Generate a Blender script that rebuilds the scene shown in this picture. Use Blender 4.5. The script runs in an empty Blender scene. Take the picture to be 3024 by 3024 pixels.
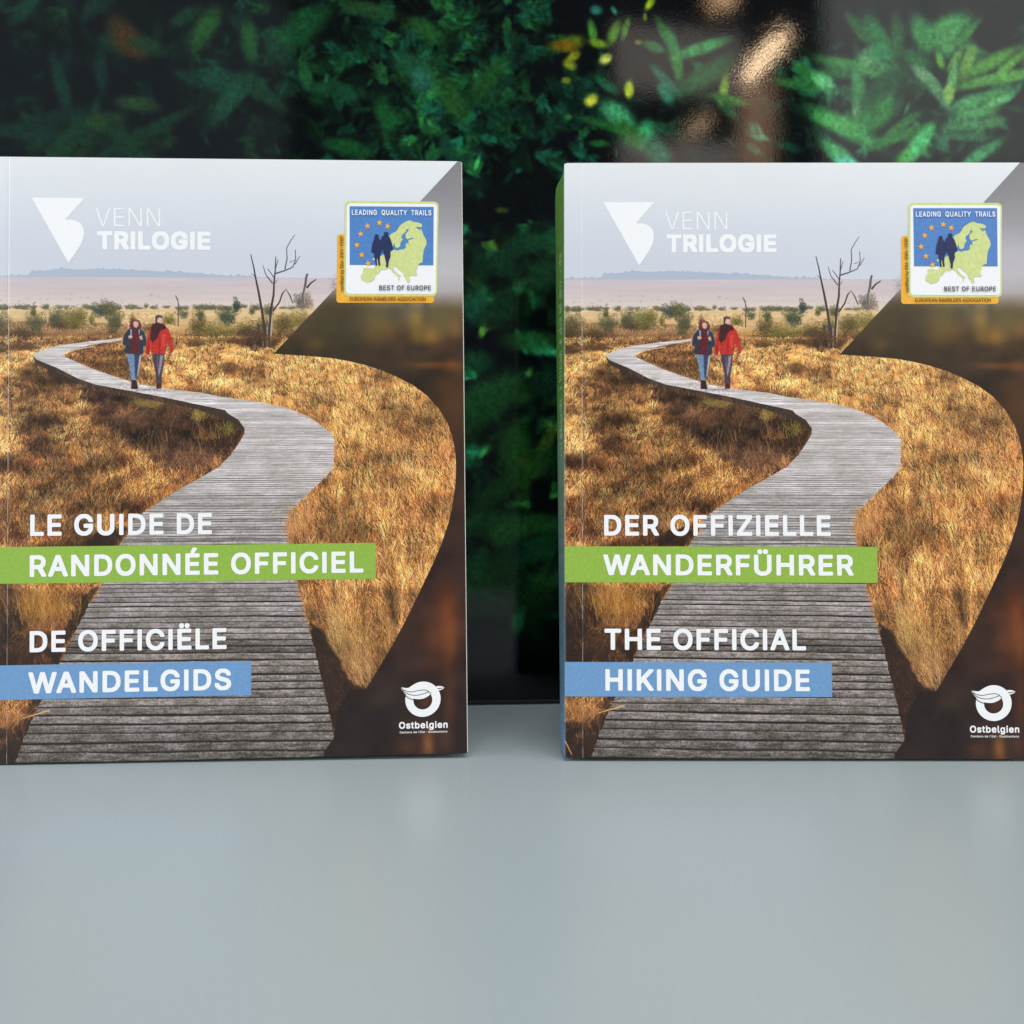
import bpy, math, random, os
import numpy as np
from mathutils import Matrix, Vector

# ------------------------------------------------------------------ camera, world, lamps
SC = bpy.context.scene
COL = SC.collection
FPX = 3028.0                       # focal length in pixels of the 3024 px frame
PITCH, ROLL, CH, CD = -0.00658, -0.00151, 0.08407, 0.35507

def cam_basis():
    cp, sp = math.cos(PITCH), math.sin(PITCH)
    r0, u0, f0 = np.array([1., 0, 0]), np.array([0, sp, cp]), np.array([0, cp, -sp])
    c, s = math.cos(ROLL), math.sin(ROLL)
    return c * r0 + s * u0, c * u0 - s * r0, f0
CR, CU, CF = cam_basis()
CPOS = np.array([0, -CD, CH])
cam = bpy.data.cameras.new('camera')
cam.sensor_width = 36.0
cam.lens = 36.0 * FPX / 3024.0
cam.clip_start = 0.01
cam.clip_end = 100
cam.dof.use_dof = True
cam.dof.focus_distance = 0.358
cam.dof.aperture_fstop = 15.0
camo = bpy.data.objects.new('camera', cam)
COL.objects.link(camo)
camo.matrix_world = Matrix(((CR[0], CU[0], -CF[0], CPOS[0]), (CR[1], CU[1], -CF[1], CPOS[1]),
                            (CR[2], CU[2], -CF[2], CPOS[2]), (0, 0, 0, 1)))
SC.camera = camo

world = bpy.data.worlds.new('World')
SC.world = world
world.use_nodes = True
bg = world.node_tree.nodes['Background']
bg.inputs[0].default_value = (0.80, 0.90, 1.0, 1)
bg.inputs[1].default_value = 0.08
SC.view_settings.view_transform = 'Standard'
SC.view_settings.look = 'None'
SC.view_settings.exposure = 0.0
SC.view_settings.gamma = 1.0
SC.render.engine = 'CYCLES'
SC.cycles.use_denoising = True
SC.cycles.max_bounces = 6

def area(name, loc, target, sx, sy, radiance, col, spin=0.0):
    L = bpy.data.lights.new(name, 'AREA')
    L.shape = 'RECTANGLE'
    L.size, L.size_y = sx, sy
    L.energy = radiance * math.pi * sx * sy * 1.0 * math.pi / math.pi
    L.color = col
    o = bpy.data.objects.new(name, L)
    COL.objects.link(o)
    d = (Vector(target) - Vector(loc)).normalized()
    q = d.to_track_quat('-Z', 'Y')
    o.rotation_mode = 'QUATERNION'
    from mathutils import Quaternion
    o.rotation_quaternion = q @ Quaternion((0, 0, 1), spin)
    o.location = loc
    return o

# soft daylight of the room: one large window in front and above, one cool window on the left; plus two added front fills
area('window_light', (0.3, -1.7, 2.9), (0, 0, 0.1), 2.4, 1.5, 7.2, (1.0, 0.98, 0.94))
area('left_front_fill', (-1.75, -1.35, 0.75), (0, 0, 0.1), 1.3, 1.2, 5.2, (0.91, 0.965, 1.0))  # added fill from the front left, no window there; brightens the covers
area('right_front_fill', (2.1, -1.0, 0.8), (0, 0, 0.1), 1.2, 1.2, 4.6, (1.0, 0.98, 0.95))  # matching fill added at the front right for more frontal light, not a window
area('side_window_light', (-1.5, 0.02, 0.75), (0, 0.02, 0.0), 0.9, 0.9, 3.0, (0.72, 0.88, 1.0))

# ------------------------------------------------------------------ measuring helpers
K = 0.21 / 1121.0                  # one print unit in metres; a cover is 871 x 1121 units
CW, CHT = 871.0, 1121.0
TH = 0.018
RB = dict(x=0.01815, y=0.0, yaw=-0.00651, tilt=0.04922, pivot=0.0, w=875.0, rl=-0.00303)
LB = dict(x=-0.01622, y=0.0049, yaw=0.05778, tilt=0.02663, pivot=871.0, w=874.5, rl=0.00854)

def book_point(b, u, v, w=0.0):
    U0, V0 = (u - b['pivot']) * K, v * K
    U = U0 * math.cos(b['rl']) - V0 * math.sin(b['rl'])
    V = U0 * math.sin(b['rl']) + V0 * math.cos(b['rl'])
    ct, st, cy, sy = math.cos(b['tilt']), math.sin(b['tilt']), math.cos(b['yaw']), math.sin(b['yaw'])
    Y = V * st + w * ct
    Z = V * ct - w * st
    z0 = TH * st + 0.163 * abs(b['rl'])
    return np.array([b['x'] + U * cy - Y * sy, b['y'] + U * sy + Y * cy, Z + z0])

def project(P):
    q = P - CPOS
    d = q @ CF
    return np.array([1512 + FPX * (q @ CR) / d, 1512 - FPX * (q @ CU) / d])

def homography(b):
    A = []
    for u in (0, 400, 871):
        for v in (0, 600, 1121):
            x, y = project(book_point(b, u, v))
            Y = 1121 - v
            A.append([x, y, 1, 0, 0, 0, -u * x, -u * y, -u])
            A.append([0, 0, 0, x, y, 1, -Y * x, -Y * y, -Y])
    A = np.array(A) * 1.0
    sc = np.array([1e3, 1e3, 1, 1e3, 1e3, 1, 1e6, 1e6, 1e3])
    _, _, vt = np.linalg.svd(A / sc)
    return (vt[-1] / sc).reshape(3, 3)
HR, HL = homography(RB), homography(LB)

def warp(H, pts):
    p = np.array(pts, float).reshape(-1, 2)
    q = np.c_[p, np.ones(len(p))] @ H.T
    return q[:, :2] / q[:, 2:3]

def crop(ox, oy, s, H=None):
    """turns points measured in an enlarged detail of the print into print units"""
    def f(*pts):
        p = np.array(pts, float).reshape(-1, 2)
        return warp(HR if H is None else H, p / s + np.array([ox, oy]))
    return f
cA, cB = crop(1640, 880, 2.76), crop(2324, 880, 2.76)
cC, cD = crop(1640, 1540, 2.76), crop(2324, 1540, 2.76)
cE, cF = crop(1560, 440, 2.4145), crop(2300, 440, 2.4145)
cG = crop(2650, 560, 5.366)
lA, lB = crop(0, 1200, 2.76, HL), crop(700, 1200, 2.76, HL)
lC, lD = crop(0, 1800, 2.76, HL), crop(700, 1800, 2.76, HL)

# ------------------------------------------------------------------ raster helpers for the printed pictures
def smooth_idx(n, cells, off):
    t = np.linspace(0, cells, n, endpoint=False) + off
    i = np.floor(t).astype(int)
    f = t - i
    return i, f * f * (3 - 2 * f)

def vnoise(h, w, cy, cx, rng):
    g = rng.random((int(cy) + 3, int(cx) + 3)).astype(np.float32)
    iy, fy = smooth_idx(h, cy, rng.random())
    ix, fx = smooth_idx(w, cx, rng.random())
    a = g[iy][:, ix]; b = g[iy][:, ix + 1]; c = g[iy + 1][:, ix]; d = g[iy + 1][:, ix + 1]
    fx = fx[None, :].astype(np.float32); fy = fy[:, None].astype(np.float32)
    return (a * (1 - fx) + b * fx) * (1 - fy) + (c * (1 - fx) + d * fx) * fy

def fbm(h, w, cy, cx, octv, rng, gain=0.55):
    s = np.zeros((h, w), np.float32); a = 1.0; t = 0
    for o in range(octv):
        s += a * vnoise(h, w, min(cy, h / 1.5), min(cx, w / 1.5), rng)
        t += a; a *= gain; cy *= 2; cx *= 2
    return s / t

def polymask(h, w, pts, ss=3):
    """antialiased filled polygon (non-zero winding by signed accumulation)"""
    acc = np.zeros((h, w + 2), np.float32)
    p = np.array(pts, float)
    q = np.roll(p, -1, axis=0)
    for (x0, y0), (x1, y1) in zip(p, q):
        if y0 == y1:
            continue
        sg = 1.0
        if y0 > y1:
            x0, y0, x1, y1 = x1, y1, x0, y0
            sg = -1.0
        k0, k1 = max(0, math.ceil(y0 * ss - 0.5)), min(h * ss - 1, math.floor(y1 * ss - 0.5))
        if k1 < k0:
            continue
        k = np.arange(k0, k1 + 1)
        yy = (k + 0.5) / ss
        xx = np.clip(x0 + (x1 - x0) * (yy - y0) / (y1 - y0), 0, w)
        ix = np.minimum(np.floor(xx).astype(int), w)
        fr = xx - ix
        np.add.at(acc, (k // ss, ix), sg * (1 - fr) / ss)
        np.add.at(acc, (k // ss, ix + 1), sg * fr / ss)
    return np.clip(np.abs(np.cumsum(acc, axis=1)[:, :w]), 0, 1)

def boxblur(a, r, n=2):
    for _ in range(n):
        for ax in (0, 1):
            p_ = np.pad(a, [(r + 1, r) if k == ax else (0, 0) for k in (0, 1)], mode='edge')
            c = np.cumsum(p_, axis=ax, dtype=np.float64)
            a = ((c[2 * r + 1:] - c[:-2 * r - 1]) if ax == 0 else (c[:, 2 * r + 1:] - c[:, :-2 * r - 1])) / (2 * r + 1)
            a = a.astype(np.float32)
    return a

def blend(img, mask, col):
    m = mask[..., None]
    img[:] = img * (1 - m) + np.asarray(col, np.float32) / (255.0 if np.max(col) > 1.5 else 1.0) * m

def strokes(img, x, y, L, ang, bend, col, wid, alpha, mask=None, taper=0.6, grad=0.0):
    """many thin curved blades, painted in the order given"""
    n = len(x)
    for s0 in range(0, n, 4000):
        sl = slice(s0, s0 + 4000)
        X, Y, LL, AN, BE, AL, CO = (x[sl], y[sl], L[sl], ang[sl], bend[sl], alpha[sl], col[sl])
        m = int(max(3, math.ceil(LL.max() * 1.3)))
        t = np.linspace(0, 1, m)[None, :]
        a = AN[:, None] + BE[:, None] * t
        st = (LL / m)[:, None]
        px = X[:, None] + np.cumsum(np.cos(a) * st, axis=1)
        py = Y[:, None] - np.cumsum(np.sin(a) * st, axis=1)
        al = AL[:, None] * (1 - taper * t)
        for dx in range(wid):
            ix = np.round(px).astype(int) + dx
            iy = np.round(py).astype(int)
            ok = (ix >= 0) & (ix < img.shape[1]) & (iy >= 0) & (iy < img.shape[0])
            if mask is not None:
                ok &= mask[np.clip(iy, 0, img.shape[0] - 1), np.clip(ix, 0, img.shape[1] - 1)]
            fi, fj, fa = iy[ok], ix[ok], al[ok][:, None].astype(np.float32)
            cc = (CO[:, None, :] * (1 - grad + grad * 1.35 * t[0][None, :, None]) if grad else np.broadcast_to(CO[:, None, :], (len(X), m, 3)))[ok]
            img[fi, fj] = img[fi, fj] * (1 - fa) + cc * fa

def polyline(img, pts, w0, w1, col, alpha=1.0):
    h, w = img.shape[:2]
    p = np.array(pts, float)
    d = np.diff(p, axis=0)
    nrm = np.c_[-d[:, 1], d[:, 0]] / (np.hypot(d[:, 0], d[:, 1])[:, None] + 1e-9)
    nv = np.vstack([nrm[:1], (nrm[1:] + nrm[:-1]) / 2, nrm[-1:]])
    ws = np.linspace(w0, w1, len(p))[:, None] / 2 * (S / 1.75)
    out = np.vstack([p + nv * ws, (p - nv * ws)[::-1]])
    x0, y0 = np.maximum(np.floor(out.min(0)).astype(int) - 2, 0)
    x1, y1 = np.ceil(out.max(0)).astype(int) + 3
    sub = img[y0:y1, x0:x1]
    if sub.size:
        blend(sub, polymask(sub.shape[0], sub.shape[1], out - np.array([x0, y0])) * alpha, col)

def fill(img, pts, col, alpha=1.0):
    p = np.array(pts, float)
    x0, y0 = np.maximum(np.floor(p.min(0)).astype(int) - 2, 0)
    x1, y1 = np.ceil(p.max(0)).astype(int) + 3
    sub = img[y0:y1, x0:x1]
    if sub.size:
        blend(sub, polymask(sub.shape[0], sub.shape[1], p - np.array([x0, y0])) * alpha, col)

def blob(img, cx, cy, rx, ry, col, alpha, ang=0.0, power=2.0):
    h, w = img.shape[:2]
    R = int(max(rx, ry) * 2.6) + 2
    x0, x1, y0, y1 = max(0, int(cx) - R), min(w, int(cx) + R), max(0, int(cy) - R), min(h, int(cy) + R)
    if x1 <= x0 or y1 <= y0:
        return
    yy, xx = np.mgrid[y0:y1, x0:x1]
    dx, dy = xx - cx, yy - cy
    c, s = math.cos(ang), math.sin(ang)
    u, v = (dx * c + dy * s) / rx, (-dx * s + dy * c) / ry
    m = alpha * np.exp(-np.power(u * u + v * v, power / 2))
    blend(img[y0:y1, x0:x1], m.astype(np.float32), col)

def make_image(name, arr):
    h, w = arr.shape[:2]
    im = bpy.data.images.new(name, w, h, alpha=False)
    out = np.ones((h, w, 4), np.float32)
    out[..., :3] = np.clip(arr[::-1], 0, 1)
    im.pixels.foreach_set(out.ravel())
    im.update()
    im.pack()
    return im

# ------------------------------------------------------------------ the cover photograph
S = 2.3
def paint_cover():
    rng = np.random.default_rng(11)
    W, H = int(CW * S), int(CHT * S)
    img = np.zeros((H, W, 3), np.float32)
    Yc = (np.arange(H) / S).astype(np.float32)
    # sky
    sky = np.array([np.interp(Yc, [0, 60, 130, 190, 228], v) for v in
                    ([228, 221, 211, 206, 205], [230, 224, 215, 210, 209], [234, 230, 225, 221, 220])]).T / 255
    img[:] = sky[:, None, :]
    gx = np.linspace(0, 1, W, dtype=np.float32)[None, :, None]
    img += 0.022 * (gx - 0.4)
    img += (fbm(H, W, 6, 4, 3, rng)[..., None] - 0.5) * 0.02
    # misty moor behind
    m = np.clip((Yc - 224.5) * 1.2, 0, 1)[:, None] * np.ones((1, W), np.float32)
    mist = np.array([np.interp(Yc, [225, 245, 262, 284], v) for v in ([203, 204, 212, 222], [192, 190, 197, 202], [198, 193, 195, 192])]).T / 255
    mc = mist[:, None, :] + (fbm(H, W, 240, 9, 3, rng)[..., None] - 0.5) * 0.05
    img[:] = img * (1 - m[..., None]) + mc * m[..., None]
    hx = np.linspace(0, 560, 140)
    top = 212 + 5 * np.clip(np.abs(hx - 200) / 200, 0, 1.5) ** 1.5
    top = np.interp(hx, [0, 70, 71, 95, 130, 165, 200, 300, 340, 420, 520], [222, 221, 215, 212, 208, 209, 208, 212, 213, 219, 224]) + rng.random(140) * 2.4 - (rng.random(140) > .85) * 3.2
    pts = np.vstack([np.c_[hx, top], [[560, 225.5], [0, 225.5]]]) * S
    fill(img, pts, (160, 174, 194), 0.66)
    for k in range(70):
        x, y = rng.random() * W, (250 + 30 * rng.random() ** .6) * S
        blob(img, x, y, 1.5 + 4 * rng.random(), 1.5 + 3.5 * rng.random(), (150, 140, 140), 0.45)
    # straw plain
    def band(y0, y1, cols, nz, alpha=1.0, soft=3.0):
        mm = np.clip((Yc - y0) / soft, 0, 1) * np.clip((y1 - Yc) / soft, 0, 1)
        c = np.array([np.interp(Yc, [y0, y1], v) for v in zip(*cols)]).T / 255
        mm = (mm * alpha)[:, None, None]
        img[:] = img * (1 - mm) + (c[:, None, :] + (nz[..., None] - 0.5) * 0.14) * mm
    n1 = fbm(H, W, 300, 40, 3, rng)
    band(281, 340, [(226, 196, 152), (206, 158, 100)], n1, soft=2)

    # meadow colour field
    big = fbm(H, W, 13, 9, 4, rng)
    mid = fbm(H, W, 46, 22, 3, rng)
    fld = 0.6 * big + 0.4 * mid
    fld = (fld - fld.mean()) / fld.std()
    tone = np.clip(0.62 + 0.26 * fld, 0, 1)
    # darker patches by hand
    dk = np.zeros((H, W, 1), np.float32)
    def dark(cx, cy, rx, ry, a, ang=0.0):
        blob(dk, cx * S, cy * S, rx * S, ry * S, (1.6,), a, ang)
    def darkp(pts, a=1.0):
        m_ = polymask(H, W, np.array(pts) * S)
        dk[..., 0] = np.maximum(dk[..., 0], m_ * a)
    shade = np.vstack([cA((400, 490), (560, 560), (700, 640), (900, 720), (1150, 755), (1400, 815), (1700, 875), (1932, 945)),
                       cB((60, 960), (160, 1010), (205, 1095), (180, 1160), (100, 1280), (0, 1370)),
                       cA((1800, 1430), (1500, 1440), (1400, 1330), (1250, 1210), (1050, 1130), (980, 960), (880, 850), (760, 750), (560, 640))])
    darkp(shade, 0.82)
    darkp(np.vstack([cC((70, 640), (150, 560), (330, 560), (350, 900), (400, 1130), (70, 1130))]), 0.75)
    darkp(np.vstack([cC((940, 500), (870, 700), (700, 880), (600, 1000), (420, 1140), (640, 1140), (780, 850), (900, 590))]), 0.9)
    darkp(np.vstack([cC((70, 1640), (330, 1600), (450, 1430), (500, 1430), (300, 1932), (70, 1932))]), 0.97)
    darkp(np.vstack([cD((715, 740), (870, 800), (920, 980), (1010, 1100), (1090, 1350), (1250, 1400), (1230, 1932), (870, 1932), (970, 1780), (900, 1500), (830, 1250), (760, 960))]), 0.92)
    darkp(np.vstack([cC((840, 130), (1130, 20), (1190, 30), (1090, 200), (840, 200))]), 0.9)
    darkp(cA((1150, 1730), (1330, 1690), (1300, 1760), (1180, 1800)), 0.6)
    darkp(cC((330, 840), (640, 880), (640, 1130), (360, 1130)), 0.5)
    for c_, rx, ry, a in ((cB((1560, 1220)), 24, 11, .6), (cB((870, 1750)), 16, 24, .55), (cB((1080, 1640)), 12, 12, .5), (cD((1090, 200)), 20, 15, .55),
                          (cD((1330, 190)), 14, 12, .5), (cB((1760, 1060)), 26, 10, .35), (cB((1080, 570)), 80, 10, .4), (cD((1000, 570)), 40, 15, .25),
                          (cA((100, 1650)), 26, 10, .5), (cA((110, 910)), 22, 7, .5), (cA((380, 1230)), 30, 9, .35), (cA((600, 1290)), 30, 9, .35),
                          (cA((400, 700)), 26, 6, .35), (cA((760, 1170)), 28, 10, .35), (cA((250, 1050)), 20, 9, .35), (cA((90, 640)), 20, 7, .45)):
        dark(c_[0, 0], c_[0, 1], rx, ry, a)
    dk = boxblur(np.clip(dk[..., 0], 0, 1), 9)
    edge = fbm(H, W, 70, 60, 4, rng)
    dk = np.clip(dk + (edge - .5) * 1.5 * np.clip(4 * dk * (1.05 - dk), 0, 1), 0, 1)
    # tussocks: dark hollows between lit clumps, larger towards the viewer
    c1 = fbm(H, W, 150, 110, 3, rng); c2 = fbm(H, W, 62, 62, 3, rng); c3 = fbm(H, W, 30, 26, 3, rng)
    wn = np.clip((Yc - 340) / 600, 0, 1)[:, None]
    cl = (c1 - .5) * (1.5 - wn * .8) + (c2 - .5) * (.5 + 1.0 * wn) + (c3 - .5) * (.35 + .5 * wn)
    c4 = fbm(H, W, 44, 13, 4, rng)
    rgt = np.clip((np.arange(W)[None, :] / S - 430) / 90, 0, 1)
    cl = cl * (1 - .55 * rgt) + (c4 - .5) * 2.1 * (1 - rgt) * (1 - .3 * wn) + (c4 - .5) * .8 * rgt
    clump = np.clip(.5 + 1.15 * cl, 0, 1)
    tone = np.clip(.30 + .26 * tone + .72 * (clump - .35) + .10 * (1 - wn) + .09 * rgt, 0, 1.15)
    # far part of the meadow starts at y 330 print units
    mstart = np.clip((Yc - 322) / 10, 0, 1)[:, None]
    hi = np.array((228, 156, 90)) / 255.; lo = np.array((100, 56, 34)) / 255.; shad = np.array((52, 36, 30)) / 255.
    yel = np.array((228, 184, 122)) / 255.
    far = np.clip(1 - (Yc - 340) / 330, 0, 1)[:, None, None]
    base = lo + (hi - lo) * tone[..., None]
    base = base * .88
    base = base * (1 - 0.4 * far) + yel * 0.4 * far * (0.6 + 0.4 * tone[..., None])
    base = base * (1 - dk[..., None]) + shad * dk[..., None]
    img[:] = img * (1 - mstart[..., None]) + base * mstart[..., None]

    # bushes of the middle distance
    def bush(cx, cy, rx, ry, c0, c1, n, bottom=None):
        cx, cy, rx, ry = cx * S, cy * S, rx * S, ry * S
        bb = [blob(img, cx + rng.normal() * rx * .3, cy + rng.random() * ry * .4, rx * .5, ry * .5, np.array(c0) * .85, .6) for _ in range(3)]
        th = rng.random(n) * 2 * np.pi
        r = np.sqrt(rng.random(n))
        lump = 1 + 0.28 * np.sin(th * 3 + rng.random() * 6) + 0.15 * np.sin(th * 7 + rng.random() * 6)
        x = cx + np.cos(th) * r * rx * lump
        y = cy + np.sin(th) * r * ry * lump
        o = np.argsort(rng.random(n))
        lt = np.clip(0.36 - (y - cy) / ry * 0.35 + rng.normal(0, .34, n) - (x - cx) / rx * .1, -.25, 1)[:, None]
        col = (np.array(c0) * .8 * (1 - lt) + np.array(c1) * .92 * lt) / 255.
        strokes(img, x[o], y[o], 2 + rng.random(n) * 3.5, rng.random(n) * 3.1, rng.normal(0, .4, n), np.clip(col[o], 0, 1).astype(np.float32), 2, np.full(n, .85), taper=.2)
    G0, G1 = (72, 74, 52), (150, 146, 88)
    Y0, Y1 = (110, 98, 50), (196, 178, 92)
    B0, B1 = (78, 58, 40), (150, 116, 66)
    def bu(c_, rx, ry, a, b, n): bush(c_[0, 0], c_[0, 1], rx, ry, a, b, n)
    # thin tree line
    for k in range(60):
        x = rng.random() * 590
        bush(x, 281 + rng.normal() * 1.2, 4 + rng.random() * 9, 2 + rng.random() * 3.5, (104, 104, 84), (160, 150, 112), 60)
    # heather ridge left
    n = 5000
    x = rng.random(n) * 250; y = 308 + rng.random(n) * 26 + x * .02
    col = np.array((84, 60, 46)) / 255. + rng.random((n, 1)) * np.array((60, 46, 30)) / 255.
    strokes(img, x * S, y * S, 3 + rng.random(n) * 4, 1.2 + rng.random(n), rng.normal(0, .4, n), col.astype(np.float32), 2, np.full(n, .7))
    for bx, by, rx_, ry_, n_ in ((250, 330, 30, 16, 700), (150, 350, 36, 18, 900), (60, 330, 20, 30, 700), (420, 330, 24, 14, 500), (640, 220, 30, 10, 500), (1330, 250, 20, 8, 250), (1760, 330, 30, 12, 600)):
        bu(cA((bx, by)), rx_, ry_, (74, 52, 36), (160, 122, 70), n_)
    bu(cB((130, 300)), 30, 14, B0, Y1, 700); bu(cB((440, 330)), 20, 14, B0, (190, 150, 86), 500)
    bu(cA((120, 200)), 22, 22, G0, G1, 900); bu(cA((90, 270)), 30, 20, B0, B1, 900); bu(cA((300, 290)), 26, 20, B0, B1, 800)
    bu(cA((430, 200)), 17, 20, G0, G1, 700); bu(cA((410, 110)), 5, 12, G0, G1, 120); bu(cA((590, 160)), 16, 18, G0, G1, 700)
    bu(cA((700, 150)), 16, 15, (96, 104, 78), (150, 150, 104), 500); bu(cA((740, 190)), 22, 14, Y0, Y1, 600); bu(cA((790, 140)), 12, 18, Y0, Y1, 450)
    bu(cA((930, 110)), 18, 13, (62, 72, 66), (104, 112, 92), 600); bu(cA((1000, 100)), 16, 17, G0, (140, 134, 84), 700)
    bu(cA((1040, 190)), 15, 26, G0, (146, 140, 88), 900); bu(cA((870, 180)), 6, 12, Y0, Y1, 160); bu(cA((1190, 190)), 6, 12, B0, (170, 130, 80), 120)
    bu(cA((1470, 185)), 14, 11, Y0, Y1, 300); bu(cA((1580, 140)), 11, 8, (84, 92, 70), (140, 140, 100), 200)
    bu(cA((1720, 230)), 24, 22, B0, Y1, 1000); bu(cA((1720, 140)), 8, 12, G0, G1, 250); bu(cA((1830, 270)), 22, 16, Y0, Y1, 600)
    bu(cB((60, 150)), 19, 20, (58, 72, 54), (118, 124, 78), 900); bu(cB((125, 70)), 7, 14, (58, 70, 64), (88, 100, 84), 300)
    bu(cB((40, 290)), 22, 12, Y0, Y1, 500); bu(cB((200, 250)), 22, 16, B0, Y1, 700); bu(cB((250, 110)), 6, 10, G0, Y1, 120)
    bu(cB((370, 110)), 10, 11, G0, G1, 250); bu(cB((330, 220)), 16, 14, G0, Y1, 500); bu(cB((270, 330)), 22, 20, (66, 46, 40), (120, 92, 60), 1200)
    bu(cB((640, 30)), 13, 15, (92, 98, 96), (130, 134, 122), 400); bu(cB((690, 40)), 12, 16, (150, 126, 108), (176, 150, 128), 350)
    bu(cB((520, 220)), 26, 24, B0, Y1, 1100); bu(cB((640, 190)), 24, 22, Y0, Y1, 900); bu(cB((560, 330)), 18, 14, B0, (180, 130, 80), 500)
    # reddish grass in front of them
    n = 9000
    x = rng.random(n) * CW; y = 338 + rng.random(n) * 42
    col = np.array((150, 98, 58)) / 255. + rng.random((n, 1)) * np.array((84, 72, 50)) / 255.
    okx = (x > 60)
    strokes(img, x * S, y * S, 5 + rng.random(n) * 6, 1.3 + rng.random(n) * .5, rng.normal(0, .3, n), col.astype(np.float32), 1, np.full(n, .6))

    # meadow: tussocks set back to front, each a fan of blades, dark at the root and lit at the tip
    NT = 5600
    u_ = rng.random(NT)
    ty = 340 + (CHT - 300) * u_ ** 1.75
    tx = rng.random(NT) * (CW + 40) - 20
    o = np.argsort(ty + rng.random(NT) * 5)
    tx, ty = tx[o], ty[o]
    X_, Y_, L_, A_n, C_, AL_ = [], [], [], [], [], []
    dark_r = np.array((64, 40, 28)) / 255.; straw = np.array((240, 204, 148)) / 255.; rust = np.array((178, 96, 46)) / 255.; olive = np.array((140, 118, 58)) / 255.
    for i in range(NT):
        dep = min(max((ty[i] - 340) / 700, 0), 1.15)
        yi = min(max(int((ty[i] - 4 - 16 * dep) * S), 0), H - 1); xi = min(max(int(tx[i] * S), 0), W - 1)
        d_ = dk[yi, xi]
        rg = min(max((tx[i] - 440) / 80, 0), 1)
        nb_ = int(18 + 34 * dep)
        if d_ > .6 and ty[i] > 690 and rng.random() < .8: continue
        sz = 3.6 + 17 * dep
        dx = rng.normal(0, 1, nb_)
        tt = tone[yi, xi]
        tt = (tt - .5) * (2.3 - 1.1 * rg) + .56 + .06 * rg
        tu = np.clip(tt + rng.normal() * (.20 - .05 * rg), -.15, 1.3)
        if rng.random() < .26 * (1 - rg) + .08: tu *= .3
        cb = lo + (hi - lo) * tu
        q = rng.random()
        if q < .10: cb = cb * .45 + rust * .55
        elif q < .18: cb = cb * .5 + olive * .5
        elif q < .25: cb = cb * .55 + straw * .45
        fr_ = min(max(1 - (ty[i] - 340) / 330, 0), 1)
        cb = cb * (1 - .45 * fr_) + yel * .45 * fr_ * (.72 + .36 * tu)
        cols = cb[None, :] * (1 + rng.normal(0, .24, (nb_, 1)))
        lt_ = rng.random(nb_) < .10 + .08 * rg
        cols[lt_] = cols[lt_] * .35 + straw * .65
        dkb = rng.random(nb_) < .20
        cols[dkb] = dark_r * (.8 + .5 * rng.random())
        if d_ > .15:
            sh_ = shad * 1.5 * (.6 + .8 * rng.random((nb_, 1)))
            some = (rng.random((nb_, 1)) < .22)
            sh_ = np.where(some, np.array((140, 104, 70)) / 255. * (.6 + .5 * rng.random((nb_, 1))), sh_)
            cols = cols * (1 - d_) + sh_ * d_
        X_.append(tx[i] + dx * sz * (.55 if rg < .5 else .42)); Y_.append(ty[i] + rng.normal(0, 1, nb_) * sz * .22)
        L_.append((4.5 + 50 * dep) * (.45 + .9 * rng.random(nb_)) * (1 + .25 * rg))
        base_a = 1.57 + (.20 * rg) + rng.normal() * (.22 - .14 * rg)
        A_n.append(base_a - dx * (.22 - .12 * rg) + rng.normal(0, .13 - .05 * rg, nb_)); C_.append(cols); AL_.append(np.full(nb_, .82))
    X_, Y_, L_, A_n, C_, AL_ = map(np.concatenate, (X_, Y_, L_, A_n, C_, AL_))
    strokes(img, X_ * S, Y_ * S, L_ * S, A_n, rng.normal(0, .5, len(X_)) - (A_n - 1.6) * -.7, np.clip(C_, 0, 1).astype(np.float32), 2, AL_, taper=.25, grad=.38)
    # scattered long pale stalks
    n = 900
    x = rng.random(n) * CW; y = 520 + rng.random(n) * 600
    xi = np.clip((x * S).astype(int), 0, W - 1); yi = np.clip((y * S).astype(int), 0, H - 1)
    o = np.argsort(y); x, y = x[o], y[o]
    dd = dk[yi[o], xi[o]]
    a_ = np.where(dd > .9, .12, .8)
    dep = (y - 340) / 700
    strokes(img, x * S, y * S, (14 + 48 * dep * rng.random(n)) * S, 1.6 + .3 * rng.normal(size=n), rng.normal(0, .5, n),
            np.tile(np.array((224, 176, 112)) / 255., (n, 1)).astype(np.float32) * (.75 + .35 * rng.random((n, 1))).astype(np.float32), 1, a_)
    mlt = (fbm(H, W, 26, 11, 4, rng) - .5) * 1.25 + (c4 - .5) * .9 * (1 - rgt) + (fbm(H, W, 16, 60, 3, rng) - .5) * .7 * rgt
    mlt = np.clip(.98 + mlt, .42, 1.26)
    goldf = np.clip(1 - (Yc - 350) / 420, 0, 1)[:, None] * rgt
    mlt = mlt * (1 - .45 * goldf) + 1.12 * .45 * goldf
    ms = np.clip((Yc - 350) / 14, 0, 1)[:, None]
    mm_ = (1 + (mlt - 1) * ms)[..., None]
    img[:] = np.clip(img * mm_ + np.clip(mm_ - 1, 0, 1) * np.array((.04, .02, .0)), 0, 1)
    lf = np.zeros((H, W), np.float32)
    for q in ([(20, 560), (200, 500), (330, 540), (350, 720), (420, 860), (660, 880), (660, 1150), (20, 1150)],
              [(20, 1650), (200, 1630), (330, 1600), (430, 1430), (500, 1430), (300, 1960), (20, 1960)],
              [(950, 490), (880, 700), (700, 930), (620, 1150), (500, 1440), (300, 1960), (220, 1960), (380, 1460), (560, 1050), (690, 800), (860, 540)],
              [(850, 90), (1140, 20), (1190, 40), (1100, 200), (830, 200)]):
        lf = np.maximum(lf, polymask(H, W, cC(*q) * S))
    lf = boxblur(lf, 8)
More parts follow.
